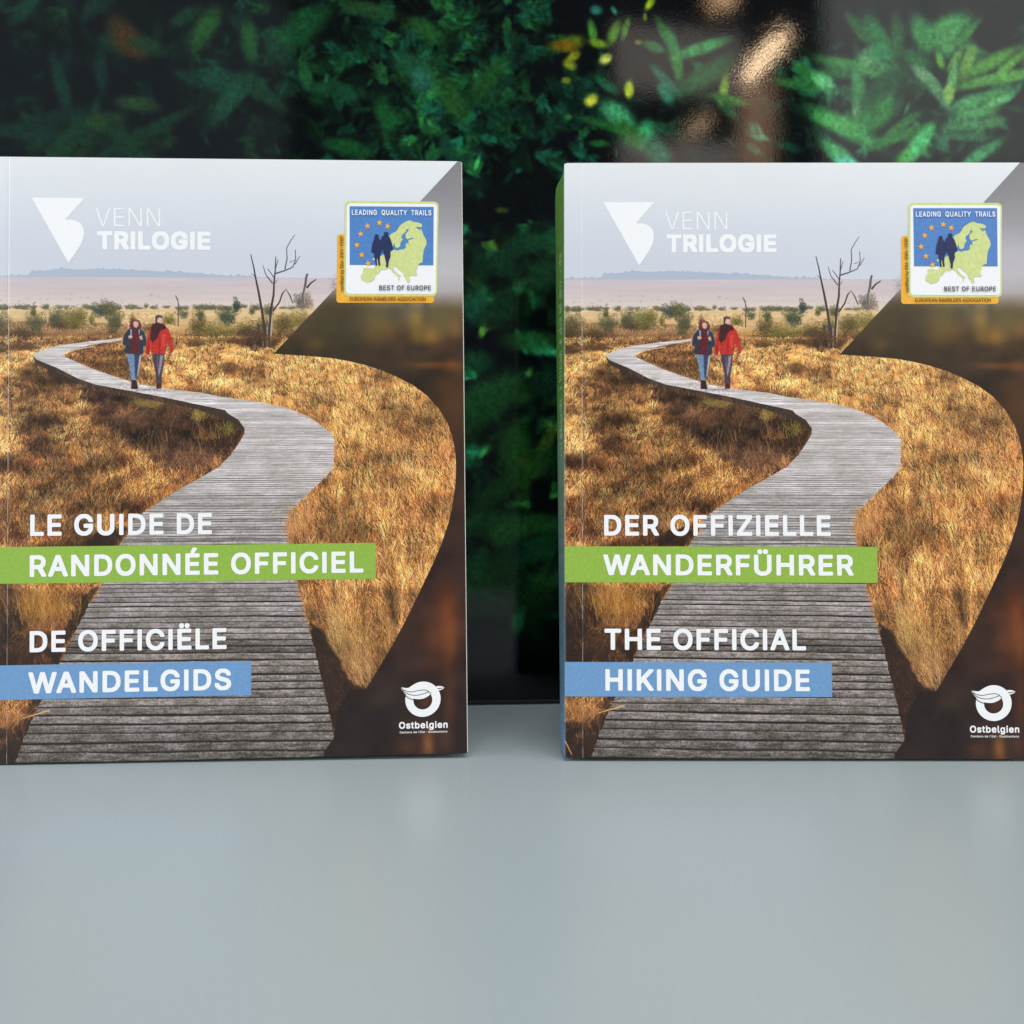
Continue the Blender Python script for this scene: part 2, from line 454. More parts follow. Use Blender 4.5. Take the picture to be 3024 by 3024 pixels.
    lf = np.clip(lf * 1.2 + (fbm(H, W, 80, 110, 3, rng) - .58) * 1.8 * np.clip(lf * 3, 0, 1), 0, 1)
    blend(img, lf * .88, (42, 30, 25))
    # bright golden tufts bottom left, and at the right of the path
    def tuft(c_, n, rx, ry, L, ang, spread, c0, c1, wid=1):
        x = c_[0, 0] + rng.normal(size=n) * rx; y = c_[0, 1] + rng.normal(size=n) * ry
        t = rng.random((n, 1))
        strokes(img, x * S, y * S, L * (.5 + rng.random(n)) * S, ang + spread * rng.normal(size=n), rng.normal(0, .6, n),
                ((np.array(c0) * (1 - t) + np.array(c1) * t) / 255.).astype(np.float32), wid, np.full(n, .85))
    gold0, gold1 = (128, 78, 30), (226, 172, 92)
    tuft(cC((560, 740)), 300, 24, 10, 44, 1.58, .17, gold0, gold1, 1)
    tuft(cC((500, 700)), 90, 26, 10, 46, 1.6, .15, gold0, gold1, 2)
    tuft(cC((420, 700)), 160, 16, 12, 40, 1.7, .25, gold0, gold1, 1)
    tuft(cC((250, 620)), 110, 18, 10, 34, 2.0, .25, (90, 60, 34), (190, 140, 84), 1)
    tuft(cC((470, 900)), 200, 26, 12, 16, 1.5, 1.0, (90, 52, 26), (206, 146, 80), 1)
    tuft(cC((330, 1000)), 160, 22, 22, 16, 1.5, 1.0, (70, 42, 24), (150, 96, 52), 1)
    tuft(cC((250, 780)), 70, 30, 16, 44, 1.9, .18, (70, 54, 34), (140, 104, 60), 1)
    tuft(cC((200, 1640)), 120, 26, 8, 30, 1.5, .35, (96, 52, 24), (214, 150, 84), 1)
    tuft(cC((330, 1560)), 30, 16, 8, 20, .9, .5, (150, 96, 50), (226, 176, 112), 2)
    tuft(cC((110, 1560)), 70, 12, 8, 26, 1.6, .5, (96, 52, 24), (214, 150, 84), 2)
    tuft(cB((640, 1900)), 240, 14, 14, 40, 1.7, .16, (150, 92, 50), (236, 190, 134), 1)
    tuft(cB((620, 1640)), 40, 14, 6, 24, 1.7, .2, (170, 140, 110), (226, 206, 180), 1)
    tuft(cD((1090, 1000)), 420, 26, 26, 40, 1.75, .3, (120, 86, 40), (230, 184, 112), 1)
    tuft(cD((960, 900)), 160, 8, 40, 44, 1.68, .08, (150, 120, 60), (240, 210, 150), 1)
    tuft(cD((1190, 1280)), 160, 12, 22, 40, 1.95, .15, (150, 100, 60), (232, 196, 140), 2)
    tuft(cD((1080, 1240)), 120, 22, 18, 26, 2.1, .25, (110, 64, 34), (190, 130, 80), 1)
    tuft(cD((1010, 1330)), 90, 20, 12, 12, 2.4, .4, (84, 50, 30), (160, 100, 60), 1)
    for px in ((1300, 860), (1370, 880), (1230, 850)):
        tuft(cA(px), 90, 8, 3, 7, 1.6, .7, (110, 100, 44), (176, 160, 84), 1)
    tuft(cA((1720, 960)), 120, 6, 5, 12, 1.6, .6, (140, 124, 50), (206, 190, 96), 1)
    tuft(cB((60, 1080)), 120, 7, 6, 12, 1.6, .5, (120, 108, 44), (196, 180, 90), 1)
    tuft(cA((1780, 1130)), 90, 14, 5, 9, 1.6, .8, (140, 90, 40), (220, 160, 90), 1)
    for k in range(46):
        a = cA((1000 + 900 * rng.random(), 1080 + 330 * rng.random()))
        tuft(a, 3, 2, 2, 34, 1.6 + .25 * rng.normal(), .06, (150, 110, 72), (196, 150, 104), 1)

    bdk = np.zeros((H, W), np.float32)
    for q in ([(740, 830), (860, 900), (900, 1010), (990, 1120), (1060, 1290), (1150, 1370), (1212, 1385), (1260, 1450), (1200, 1932), (860, 1932), (970, 1780), (900, 1500), (830, 1250)],):
        bdk = np.maximum(bdk, polymask(H, W, cD(*q) * S))
    bdk = boxblur(bdk, 8); bdk = np.clip(bdk * 1.5 + (fbm(H, W, 90, 80, 3, rng) - .62) * 1.3 * (bdk < .97) * (bdk > .02), 0, 1)
    blend(img, bdk * .93, (46, 33, 29))
    m = 1500; q = cD((770, 840))[0]
    xx = q[0] + 12 + rng.random(m) * 112; yy_ = q[1] + rng.random(m) ** .8 * 165
    strokes(img, xx * S, yy_ * S, (4 + rng.random(m) * 14) * S, 1.9 + .4 * rng.normal(size=m), rng.normal(0, .5, m),
            (np.array((136, 94, 54)) / 255. * (.35 + 1.0 * rng.random((m, 1)) ** 2)).astype(np.float32), 1, np.full(m, .55))
    # boardwalk
    L_edge = np.vstack([cA((1110, 335), (900, 355), (700, 380), (560, 405), (480, 430), (408, 470), (440, 505), (600, 572), (760, 655), (900, 705), (1110, 745), (1400, 800), (1650, 855), (1932, 915)),
                        cB((70, 945), (150, 990), (200, 1060), (200, 1110), (160, 1180), (90, 1280), (0, 1375)),
                        cA((1740, 1460), (1560, 1560), (1400, 1660), (1280, 1740), (1190, 1830)),
                        cC((1170, 80), (1085, 195), (960, 500), (870, 640), (760, 870), (700, 980), (640, 1120), (490, 1430), (410, 1600), (350, 1760), (290, 1925), (285, 1975))])
    R_edge = np.vstack([cD((870, 1975), (880, 1890), (962, 1775), (905, 1520), (850, 1290), (800, 1100), (740, 870), (700, 700), (650, 520), (575, 200), (556, 60)),
                        cB((556, 1830), (580, 1740), (640, 1680), (740, 1580), (840, 1480), (925, 1390), (928, 1150), (870, 1080), (720, 970), (560, 905), (330, 850), (150, 825), (0, 805)),
                        cA((1750, 775), (1500, 745), (1240, 700), (1050, 640), (880, 580), (720, 510), (640, 475), (700, 430), (880, 385), (1110, 352))])
    def jag(e, a):
        out = [e[0]]
        for p, q in zip(e[:-1], e[1:]):
            nn = max(1, int(np.hypot(*(q - p)) / 3))
            for i in range(1, nn + 1):
                out.append(p + (q - p) * i / nn + np.array([rng.normal() * a * np.clip((p[1] - 330) / 500, .15, 1), 0]))
        return np.array(out)
    path = np.vstack([jag(L_edge, .9), jag(R_edge, .9)]) * S
    pm = polymask(H, W, path)
    # side face in shadow under the far bends
    fill(img, np.vstack([cA((408, 470), (440, 505), (600, 572), (760, 655), (900, 705), (1110, 745), (1400, 800), (1650, 855), (1932, 915)),
                         cB((70, 945), (150, 990), (200, 1060), (200, 1100), (150, 1040), (60, 990)), cA((1932, 985), (1700, 905), (1400, 845), (1150, 790), (900, 740), (740, 690), (560, 605), (430, 530))]) * S, (58, 48, 46), .85)
    pc = np.zeros((H, W, 3), np.float32)
    near = np.clip((Yc - 430) / 560, 0, 1)[:, None]
    ca, cb = np.array((212, 205, 204)) / 255., np.array((132, 124, 120)) / 255.
    pcol = np.array([np.interp(Yc, [400, 560, 640, 780, 950, 1121], v_) for v_ in ([210, 198, 182, 152, 124, 110], [203, 190, 175, 144, 115, 102], [202, 188, 173, 141, 110, 97])]).T / 255
    pc[:] = pcol[:, None, :]
    nA = fbm(H, W, 420, 40, 4, rng, .7); nB = fbm(H, W, 70, 30, 4, rng); nC = fbm(H, W, 420, 300, 3, rng, .8)
    pc += ((nA - .5) * .34)[..., None] * (.45 + .55 * near[..., None])
    pc += ((nB - .5) * .26)[..., None] + ((nC - .5) * .42)[..., None] * near[..., None]
    pc += ((nB - .5) * .10)[..., None] * np.array((.1, -.1, .35))
    # plank gaps: a monotone map from print height to plank number
    yy = np.arange(0, 1300) * 1.0
    sp = np.interp(yy, [300, 420, 500, 570, 650, 730, 800, 900, 960, 1050, 1121], [2.4, 2.4, 2.9, 3.5, 4.6, 5.8, 7.6, 11.5, 13.5, 16.2, 18.5])
    idx = np.cumsum(1 / sp)
    Xg, Yg = np.meshgrid(np.arange(W) / S, Yc)
    wob = (vnoise(H, W, 150, 5, rng) - .5) * 1.0
    tiltm = -0.012 * (Xg - 400) * np.clip((Yg - 500) / 500, 0, 1)
    pid = np.interp(Yg + tiltm, yy, idx) + wob * np.clip(1.15 - near, .22, 1) * .8
    frac = pid - np.floor(pid)
    k = np.floor(pid).astype(int) % 997
    tint = rng.normal(0, 1, (997,)).astype(np.float32)[k]
    pc += (tint * .035)[..., None] * np.array((1, .98, .96))
    gapw = rng.uniform(.12, .30, 997)[k] * (0.9 + .5 * (nB - .5))
    g = np.clip((gapw - frac) / (.06 + .08 * (1 - near)), 0, 1)
    near2 = near ** .7
    gcol = np.array((38, 29, 32)) / 255.
    ga = g * np.clip(.45 + .8 * near2 + (nB - .5) * 1.4, .2, .98)
    shade2 = np.clip((frac - .80) / .2, 0, 1) * .22 * near2
    pc *= (1 - shade2)[..., None]
    lightedge = np.clip(1 - np.abs(frac - gapw - .1) / .1, 0, 1) * .07
    pc += lightedge[..., None]
    pc = pc * (1 - ga[..., None]) + gcol * ga[..., None]
    # long irregular dark cracks
    n = 620
    yk = 430 + rng.random(n) ** .8 * 680; xk = rng.random(n) * CW
    strokes(pc, xk * S, yk * S, (8 + rng.random(n) * 40) * S, .02 * rng.normal(size=n), .05 * rng.normal(size=n), np.tile(np.array(gcol, np.float32), (n, 1)), 1, np.full(n, .55))
    # nail heads and pale chips
    for t_ in np.linspace(0, 1, 26):
        p = cD((380 + 200 * t_, 1360 + 560 * t_))
        q = cC((1180 - 350 * t_, 700 + 1250 * t_))
        for c_ in (p[0], q[0]):
            if rng.random() < .75:
                blob(pc, (c_[0] + rng.normal() * 2) * S, c_[1] * S, 2.6, 1.7, (205, 200, 200), .7)
    for t_ in range(26):
        p = (150 + 460 * rng.random(), 820 + 290 * rng.random())
        blob(pc, p[0] * S, p[1] * S, 9 * rng.random() + 3, 3, (84, 72, 76), .5)
    img[:] = img * (1 - pm[..., None]) + np.clip(pc, 0, 1) * pm[..., None]
    # white edge board of the far bend
    polyline(img, cA((625, 470), (680, 445), (760, 420), (880, 402)) * S, 3.2, 2, (226, 214, 196), .9)
    polyline(img, cA((660, 470), (760, 435), (880, 410)) * S, 2.5, 1.5, (96, 72, 56), .7)
    # grasses hanging over the path edges
    def edge_grass(pts, n, L, c0, c1, ang, spr):
        p = np.array(pts); t = rng.random(n) * (len(p) - 1); i = np.floor(t).astype(int); f = (t - i)[:, None]
        q = p[i] * (1 - f) + p[np.minimum(i + 1, len(p) - 1)] * f + rng.normal(0, 1.6, (n, 2))
        tt = rng.random((n, 1))
        strokes(img, q[:, 0] * S, q[:, 1] * S, L * (.4 + rng.random(n)) * S, ang + spr * rng.normal(size=n), rng.normal(0, .5, n),
                ((np.array(c0) * (1 - tt) + np.array(c1) * tt) / 255.).astype(np.float32), 1, np.full(n, .8))
    edge_grass(cB((925, 1400), (840, 1490), (740, 1590), (640, 1690), (570, 1760)), 70, 16, (190, 160, 130), (236, 220, 200), 1.6, .25)
    edge_grass(cB((556, 1830), (600, 1932)), 30, 12, (170, 110, 60), (230, 180, 120), 1.7, .3)
    edge_grass(cA((1700, 1450), (1560, 1540), (1400, 1650), (1290, 1740)), 170, 15, (150, 92, 46), (232, 176, 104), 1.2, .5)
    edge_grass(cD((560, 60), (575, 200), (650, 520), (700, 700), (735, 840)), 230, 17, (120, 72, 40), (232, 182, 120), 1.95, .35)
    edge_grass(cC((1180, 60), (1085, 195), (960, 500), (870, 640)), 190, 17, (110, 68, 38), (226, 170, 104), 1.15, .4)
    edge_grass(cC((760, 870), (700, 980), (640, 1120)), 60, 11, (90, 56, 34), (190, 132, 80), 1.2, .5)
    edge_grass(cB((600, 1720), (556, 1830), (560, 1932)), 120, 17, (130, 84, 48), (236, 190, 132), 1.85, .3)
    edge_grass(cD((575, 200), (650, 520), (700, 700)), 60, 12, (150, 92, 50), (226, 170, 110), 1.8, .4)
    edge_grass(cB((900, 1090), (720, 985), (560, 915), (330, 860), (0, 815)), 200, 6, (170, 110, 60), (226, 170, 110), 1.7, .3)
    edge_grass(cA((1900, 800), (1500, 755), (1240, 705), (1050, 645), (880, 585), (720, 515)), 200, 4, (150, 92, 50), (216, 160, 100), 1.7, .3)
    edge_grass(cA((600, 600), (900, 760), (1200, 810), (1500, 870), (1900, 1000)), 160, 14, (110, 80, 54), (190, 140, 90), 1.6, .3)
    edge_grass(cC((480, 1510), (560, 1500)), 3, 10, (200, 150, 90), (226, 180, 120), .2, .1)
    polyline(img, cC((350, 1560), (440, 1535), (560, 1500)) * S, 2.5, 5, (214, 166, 104))
    polyline(img, cC((80, 1790), (135, 1900)) * S, 4, 3, (196, 140, 84))

    # dead trees
    tk = (70, 58, 60)
    def tr(pts, w0, w1, c=tk): polyline(img, cF(*pts) * S, w0 * 1.5, w1 * 1.7, c)
    tr([(400, 1420), (405, 1300), (410, 1150), (428, 1050), (430, 960), (437, 880), (440, 780)], 7, 1.6)
    tr([(412, 1420), (414, 1290), (420, 1190)], 3, 2, (190, 172, 150))
    tr([(375, 1420), (370, 1300), (345, 1150), (320, 1020), (300, 930), (285, 850), (264, 765)], 7, 1.6)
    tr([(440, 900), (500, 880), (560, 855), (580, 800), (576, 730)], 3, 1.2)
    tr([(505, 870), (520, 790), (515, 720), (545, 665), (573, 625)], 2.4, 1)
    tr([(575, 835), (610, 775)], 1.8, .9); tr([(420, 970), (370, 905), (350, 840)], 2.6, 1)
    tr([(430, 930), (395, 880), (380, 865)], 2, 1); tr([(440, 860), (458, 800)], 2, .9); tr([(295, 920), (272, 900)], 1.6, .8)
    tr([(425, 1165), (470, 1100), (490, 1040), (515, 1010), (540, 1050), (565, 1110)], 3.5, 2)
    tr([(430, 975), (455, 940)], 1.5, .8); tr([(535, 820), (575, 805)], 1.2, .8)
    tr([(640, 1110), (636, 1050), (650, 980), (655, 930), (663, 900)], 6, 4, (104, 92, 90)); tr([(660, 1000), (690, 965), (726, 940)], 4.5, 2)
    tr([(646, 1110), (642, 1050), (655, 990)], 2, 1.5, (170, 156, 146))
    tr([(350, 1420), (330, 1340), (322, 1250)], 4, 3); tr([(388, 1420), (385, 1270)], 3, 2, (150, 132, 116)); tr([(336, 1420), (318, 1260)], 3, 2)
    tr([(535, 1160), (537, 1095)], 1, .8, (150, 140, 140))
    polyline(img, cA((1551, 240), (1552, 150), (1556, 80), (1545, 30), (1530, 0)) * S, 3.6, 2.6, (86, 70, 64))
    polyline(img, cE((1530, 1055), (1540, 1075), (1550, 1090)) * S, 2.4, 2.4, (86, 70, 64))
    bush(*cB((275, 345))[0], 20, 17, (60, 42, 38), (122, 92, 62), 1300)
    bush(*cB((420, 360))[0], 14, 12, (84, 60, 42), (168, 124, 74), 500)
    bush(*cB((120, 350))[0], 26, 8, (92, 62, 44), (176, 128, 78), 700)
    bush(*cA((120, 420))[0], 26, 10, (76, 54, 40), (140, 98, 60), 700)
    bush(*cA((330, 400))[0], 26, 9, (92, 62, 44), (150, 104, 62), 600)
    bush(*cA((1700, 370))[0], 22, 8, (96, 66, 46), (176, 128, 78), 500)
    n = 160; c_ = cF((850, 960))[0]
    strokes(img, (c_[0] + rng.normal(0, 4, n)) * S, (c_[1] + 4 + rng.normal(0, 9, n)) * S, 2 + rng.random(n) * 4, rng.random(n) * 3, np.zeros(n), np.tile(np.array((90, 88, 92), np.float32) / 255, (n, 1)), 1, np.full(n, .8))

    # deepen the tones of the meadow and the boards a little, as printed
    md = np.clip((Yc - 326) / 14, 0, 1)[:, None, None]
    deep = np.clip(img, 0, 1); lm = deep.mean(2, keepdims=True)
    deep = lm + (deep - lm) * 1.02
    deep = np.clip(deep, 0, 1) ** 1.06 * 1.04
    img[:] = img * (1 - md) + deep * md
    # two walkers
    def A_(pts, col, a=1.0): fill(img, cA(*pts) * S, col, a)
    sh = (60, 40, 40)
    # woman
    A_([(1185, 190), (1215, 182), (1245, 195), (1262, 235), (1258, 262), (1215, 270), (1165, 262), (1170, 220)], (104, 52, 44))
    A_([(1198, 202), (1218, 196), (1236, 206), (1236, 235), (1222, 252), (1204, 246), (1196, 225)], (214, 170, 156))
    A_([(1160, 262), (1200, 252), (1245, 256), (1283, 285), (1300, 345), (1304, 390), (1278, 395), (1278, 455), (1255, 462), (1150, 462), (1126, 440), (1138, 392), (1112, 385), (1120, 320), (1140, 285)], (50, 54, 74))
    A_([(1196, 258), (1234, 258), (1246, 330), (1240, 460), (1160, 462), (1178, 360), (1190, 300)], (92, 36, 40))
    A_([(1172, 265), (1184, 262), (1186, 300), (1176, 320)], (170, 190, 206), .8); A_([(1238, 265), (1250, 268), (1246, 310), (1238, 300)], (160, 180, 200), .8)
    A_([(1155, 316), (1182, 306), (1194, 330), (1165, 342)], (206, 160, 146)); A_([(1240, 318), (1266, 314), (1274, 348), (1252, 348)], (206, 160, 146))
    A_([(1148, 460), (1206, 462), (1216, 560), (1222, 672), (1186, 672), (1170, 570)], (112, 140, 172))
    A_([(1206, 462), (1262, 460), (1250, 560), (1226, 672), (1214, 640), (1210, 560)], (62, 66, 92))
    A_([(1248, 480), (1262, 462), (1246, 590), (1226, 672)], (200, 196, 206), .9)
    A_([(1186, 672), (1224, 670), (1240, 735), (1228, 745), (1184, 742)], (58, 38, 38))
    A_([(1210, 745), (1330, 742), (1400, 748), (1330, 752)], (120, 108, 110), .6)
    # man
    A_([(1370, 160), (1395, 148), (1425, 156), (1430, 190), (1422, 215), (1372, 215)], (74, 58, 56))
    A_([(1384, 176), (1405, 165), (1428, 178), (1430, 205), (1418, 232), (1396, 232), (1384, 212)], (216, 172, 158))
    A_([(1345, 225), (1385, 210), (1440, 222), (1462, 250), (1480, 272), (1506, 350), (1516, 440), (1520, 470), (1503, 476), (1488, 420), (1462, 360), (1455, 458), (1400, 462), (1340, 455), (1334, 420), (1328, 470), (1300, 470), (1300, 390), (1316, 300)], (188, 50, 44))
    A_([(1345, 222), (1385, 208), (1438, 222), (1460, 255), (1420, 268), (1400, 300), (1390, 330), (1350, 372), (1330, 340), (1336, 270)], (66, 34, 40))
    A_([(1400, 290), (1410, 300), (1412, 455), (1400, 455)], (150, 34, 34), .8); A_([(1420, 300), (1450, 300), (1448, 400), (1424, 400)], (228, 76, 60), .7)
    A_([(1300, 400), (1318, 330), (1330, 380), (1326, 466), (1304, 466)], (170, 38, 38), .8)
    A_([(1302, 468), (1326, 468), (1328, 492), (1308, 490)], (190, 140, 126)); A_([(1502, 450), (1520, 450), (1520, 476), (1506, 478)], (230, 190, 176))
    A_([(1345, 458), (1446, 460), (1440, 560), (1424, 640), (1428, 700), (1382, 702), (1376, 600), (1356, 530)], (74, 62, 76))
    A_([(1412, 470), (1436, 470), (1424, 560), (1404, 640), (1396, 600)], (170, 158, 168), .75); A_([(1386, 480), (1398, 480), (1396, 600), (1384, 560)], (120, 108, 122), .6)
    A_([(1382, 700), (1424, 700), (1424, 738), (1384, 742)], (70, 44, 40))

    q0, q1 = (cA((1080, 130))[0] * S).astype(int), (cA((1540, 770))[0] * S).astype(int)
    sub = img[q0[1]:q1[1], q0[0]:q1[0]]
    bl = np.dstack([boxblur(sub[..., k].copy(), 1, 2) for k in range(3)])
    wn_ = (fbm(sub.shape[0], sub.shape[1], 60, 42, 2, rng) - .5)[..., None]
    dark_ = 1 - np.clip(sub.mean(2, keepdims=True) * 1.0, 0, 1)
    img[q0[1]:q1[1], q0[0]:q1[0]] = np.clip(bl * (1 + .34 * wn_) + .03 * wn_, 0, 1)

    # the blurred dark overlay that runs round the photograph
    ov = np.vstack([cF((1716, 100), (1455, 385), (1130, 720), (870, 995)), cB((430, 460), (700, 478), (900, 497), (1030, 520), (1150, 548), (1290, 590), (1430, 650), (1560, 715), (1680, 805),
                     (1780, 915), (1850, 1030), (1895, 1150), (1920, 1280), (1928, 1400), (1922, 1560), (1900, 1720), (1862, 1900)),
                    cD((1875, 20), (1820, 190), (1750, 360), (1640, 600), (1530, 830), (1430, 1020), (1320, 1210), (1212, 1388), (1080, 1390), (985, 1560), (962, 1775), (880, 1892), (868, 1990), (2300, 1990)),
                    np.array([[CW + 60, -5], [CW - 5, -5]])])
    om = polymask(H, W, ov * S)
    o_ = np.zeros((H, W, 3), np.float32)
    yk = [0, 60, 120, 170, 215, 250, 285, 330, 365, 420, 500, 620, 760, 900, 1000, 1121]
    cr = [132, 140, 158, 182, 190, 176, 104, 76, 56, 52, 60, 62, 50, 56, 46, 40]
    cg = [130, 138, 156, 180, 184, 168, 88, 60, 44, 40, 44, 42, 34, 36, 30, 26]
    cb_ = [132, 142, 162, 186, 190, 170, 62, 42, 32, 30, 32, 32, 30, 30, 28, 25]
    o_[:] = np.array([np.interp(Yc, yk, v) for v in (cr, cg, cb_)]).T[:, None, :] / 255
    def ob(c_, rx, ry, col, a, ang=0): blob(o_, c_[0, 0] * S, c_[0, 1] * S, rx * S, ry * S, col, a, ang)
    ob(cB((1000, 150)), 55, 45, (66, 58, 42), .9); ob(cB((880, 250)), 40, 50, (60, 54, 36), .9); ob(cB((1280, 180)), 18, 26, (96, 90, 54), .7)
    ob(cB((1230, 300)), 22, 26, (120, 96, 48), .5); ob(cB((1400, 130)), 14, 18, (70, 68, 52), .7); ob(cB((1500, 90)), 9, 26, (84, 80, 66), .7)
    ob(cB((1340, 280)), 20, 24, (122, 90, 48), .5); ob(cB((1580, 200)), 16, 24, (150, 122, 64), .6); ob(cB((1700, 330)), 22, 26, (160, 118, 48), .75)
    ob(cB((1580, 330)), 12, 24, (140, 106, 48), .5); ob(cB((1660, 100)), 8, 24, (84, 80, 64), .7); ob(cB((1820, 170)), 24, 24, (96, 88, 52), .8)
    ob(cB((1900, 260)), 16, 22, (140, 96, 50), .5); ob(cB((1560, 420)), 60, 12, (52, 40, 38), .7); ob(cB((1850, 400)), 34, 14, (74, 50, 34), .7)
    ob(cB((1440, 380)), 20, 20, (96, 70, 44), .5); ob(cB((770, 380)), 16, 12, (104, 78, 40), .5); ob(cB((1720, 550)), 40, 7, (128, 78, 42), .7)
    ob(cB((1880, 560)), 24, 12, (140, 84, 44), .6); ob(cB((1850, 830)), 24, 50, (96, 60, 32), .6); ob(cB((1930, 900)), 12, 60, (90, 56, 34), .5)
    ob(cD((1870, 800)), 24, 60, (140, 70, 34), .75); ob(cD((1760, 980)), 20, 34, (110, 62, 34), .6); ob(cD((1900, 1050)), 14, 40, (132, 72, 32), .6)
    ob(cD((1700, 760)), 30, 30, (86, 52, 36), .5); ob(cD((1560, 900)), 24, 26, (70, 48, 34), .5); ob(cD((1760, 1180)), 24, 16, (96, 56, 32), .5)
    ob(cD((1900, 1500)), 12, 50, (104, 56, 32), .6); ob(cD((1700, 1480)), 14, 20, (110, 66, 44), .6); ob(cD((1560, 1700)), 40, 14, (76, 50, 32), .4)
    ob(cD((1730, 1850)), 12, 28, (156, 96, 46), .7); ob(cD((1550, 1860)), 20, 16, (104, 60, 34), .5); ob(cD((1870, 1830)), 14, 22, (86, 50, 30), .5)
    ob(cD((1400, 1560)), 40, 50, (44, 36, 30), .6); ob(cD((1300, 1480)), 18, 14, (70, 62, 36), .4); ob(cD((1100, 1700)), 60, 60, (34, 26, 24), .9)
    o_ += ((fbm(H, W, 22, 16, 3, rng) - .5) * .12)[..., None] * np.array((1.1, .85, .7)) * np.clip((Yc - 240) / 60, .15, 1)[:, None, None]
    o_ += ((rng.random((H, W)) - .5) * .06).astype(np.float32)[..., None]
    img[:] = img * (1 - om[..., None]) + np.clip(o_, 0, 1) * om[..., None]
    # print grain, worn hinge line
    img += ((rng.random((H, W, 1)) - .5) * .03).astype(np.float32)
    xc = 33 * S
    m1 = np.exp(-((np.arange(W) - xc) / 1.1) ** 2)[None, :] * np.clip(fbm(H, 1, 90, 1, 3, rng) * 3.4 - 1.0, .25, 1)
    blend(img, m1.astype(np.float32) * .75, (226, 222, 216))
    m2 = np.exp(-((np.arange(W) - 0) / 4.0) ** 2)[None, :] * np.ones((H, 1))
    blend(img, m2.astype(np.float32) * .35, (220, 220, 216))
    return img

# ------------------------------------------------------------------ materials
def mat(name):
    m = bpy.data.materials.new(name)
    m.use_nodes = True
    return m, m.node_tree, m.node_tree.nodes['Principled BSDF']

def srgb(c):
    c = np.array(c) / 255.
    return tuple(np.where(c <= .04045, c / 12.92, ((c + .055) / 1.055) ** 2.4)) + (1,)

def bump(nt, p, scale, strength, dist=0.0002, detail=2.0, coord='Object', stretch=None):
    n = nt.nodes.new('ShaderNodeTexNoise'); n.inputs['Scale'].default_value = scale; n.inputs['Detail'].default_value = detail
    tc = nt.nodes.new('ShaderNodeTexCoord')
    if stretch:
        mp = nt.nodes.new('ShaderNodeMapping'); mp.inputs['Scale'].default_value = stretch
        nt.links.new(tc.outputs[coord], mp.inputs[0]); nt.links.new(mp.outputs[0], n.inputs['Vector'])
    else:
        nt.links.new(tc.outputs[coord], n.inputs['Vector'])
    b = nt.nodes.new('ShaderNodeBump'); b.inputs['Strength'].default_value = strength; b.inputs['Distance'].default_value = dist
    nt.links.new(n.outputs['Fac'], b.inputs['Height']); nt.links.new(b.outputs['Normal'], p.inputs['Normal'])
    return n

PRINT_ROUGH = 0.33
def flat_print(name, col, rough=PRINT_ROUGH, var=0.04):
    m, nt, p = mat(name)
    n = nt.nodes.new('ShaderNodeTexNoise'); n.inputs['Scale'].default_value = 900; n.inputs['Detail'].default_value = 3
    tc = nt.nodes.new('ShaderNodeTexCoord'); nt.links.new(tc.outputs['Object'], n.inputs['Vector'])
    r = nt.nodes.new('ShaderNodeValToRGB')
    c = np.array(srgb(col)[:3])
    r.color_ramp.elements[0].position = .3; r.color_ramp.elements[1].position = .7
    r.color_ramp.elements[0].color = tuple(c * (1 - var * 2)) + (1,)
    r.color_ramp.elements[1].color = tuple(np.minimum(c * (1 + var * 2), 1)) + (1,)
    nt.links.new(n.outputs['Fac'], r.inputs[0]); nt.links.new(r.outputs[0], p.inputs['Base Color'])
    p.inputs['Roughness'].default_value = rough
    return m

def image_mat(name, im, rough, spec=0.5, bscale=None, bstr=0.0, bdist=0.0002):
    m, nt, p = mat(name)
    t = nt.nodes.new('ShaderNodeTexImage'); t.image = im; t.interpolation = 'Linear'; t.extension = 'EXTEND'
    uv = nt.nodes.new('ShaderNodeUVMap')
    nt.links.new(uv.outputs[0], t.inputs[0]); nt.links.new(t.outputs[0], p.inputs['Base Color'])
    p.inputs['Roughness'].default_value = rough
    p.inputs['Specular IOR Level'].default_value = spec
    if bscale:
        bump(nt, p, bscale, bstr, bdist)
    return m

COVER_ARR = paint_cover()
cover_img = make_image('moor_print', COVER_ARR)
M_cover = image_mat('cover_print', cover_img, PRINT_ROUGH, bscale=60, bstr=.25, bdist=.0004)
M_white = flat_print('white_ink', (243, 243, 246), var=.01)
M_green = flat_print('green_ink', (146, 182, 74))
M_blue = flat_print('blue_ink', (112, 154, 200))
M_paper = flat_print('paper', (232, 230, 224), .8)
M_orange = flat_print('orange_ink', (242, 178, 62))
M_palegreen = flat_print('pale_green_ink', (208, 218, 146))
M_royal = flat_print('badge_blue_ink', (84, 132, 196))
M_navy = flat_print('navy_ink', (40, 50, 92))
M_char = flat_print('charcoal_ink', (62, 62, 70))
M_brown = flat_print('brown_ink', (98, 66, 20))
M_dark = flat_print('dark_line_ink', (74, 46, 34))

# ------------------------------------------------------------------ object helpers
def link(name, me, mats, parent=None, label=None):
    o = bpy.data.objects.new(name, me)
    for m in (mats if isinstance(mats, (list, tuple)) else [mats]):
        me.materials.append(m)
    COL.objects.link(o)
    if parent is not None:
        o.parent = parent
    if label:
        o['label'] = label
    return o

def mesh(name, verts, faces, uvs=None, mids=None):
    me = bpy.data.meshes.new(name)
    me.from_pydata([tuple(v) for v in verts], [], faces)
    if uvs is not None:
        l = me.uv_layers.new(name='UVMap')
        for poly in me.polygons:
            for li in poly.loop_indices:
                l.data[li].uv = uvs[me.loops[li].vertex_index]
    if mids is not None:
        for p_, k in zip(me.polygons, mids):
            p_.material_index = k
    me.update()
    return me

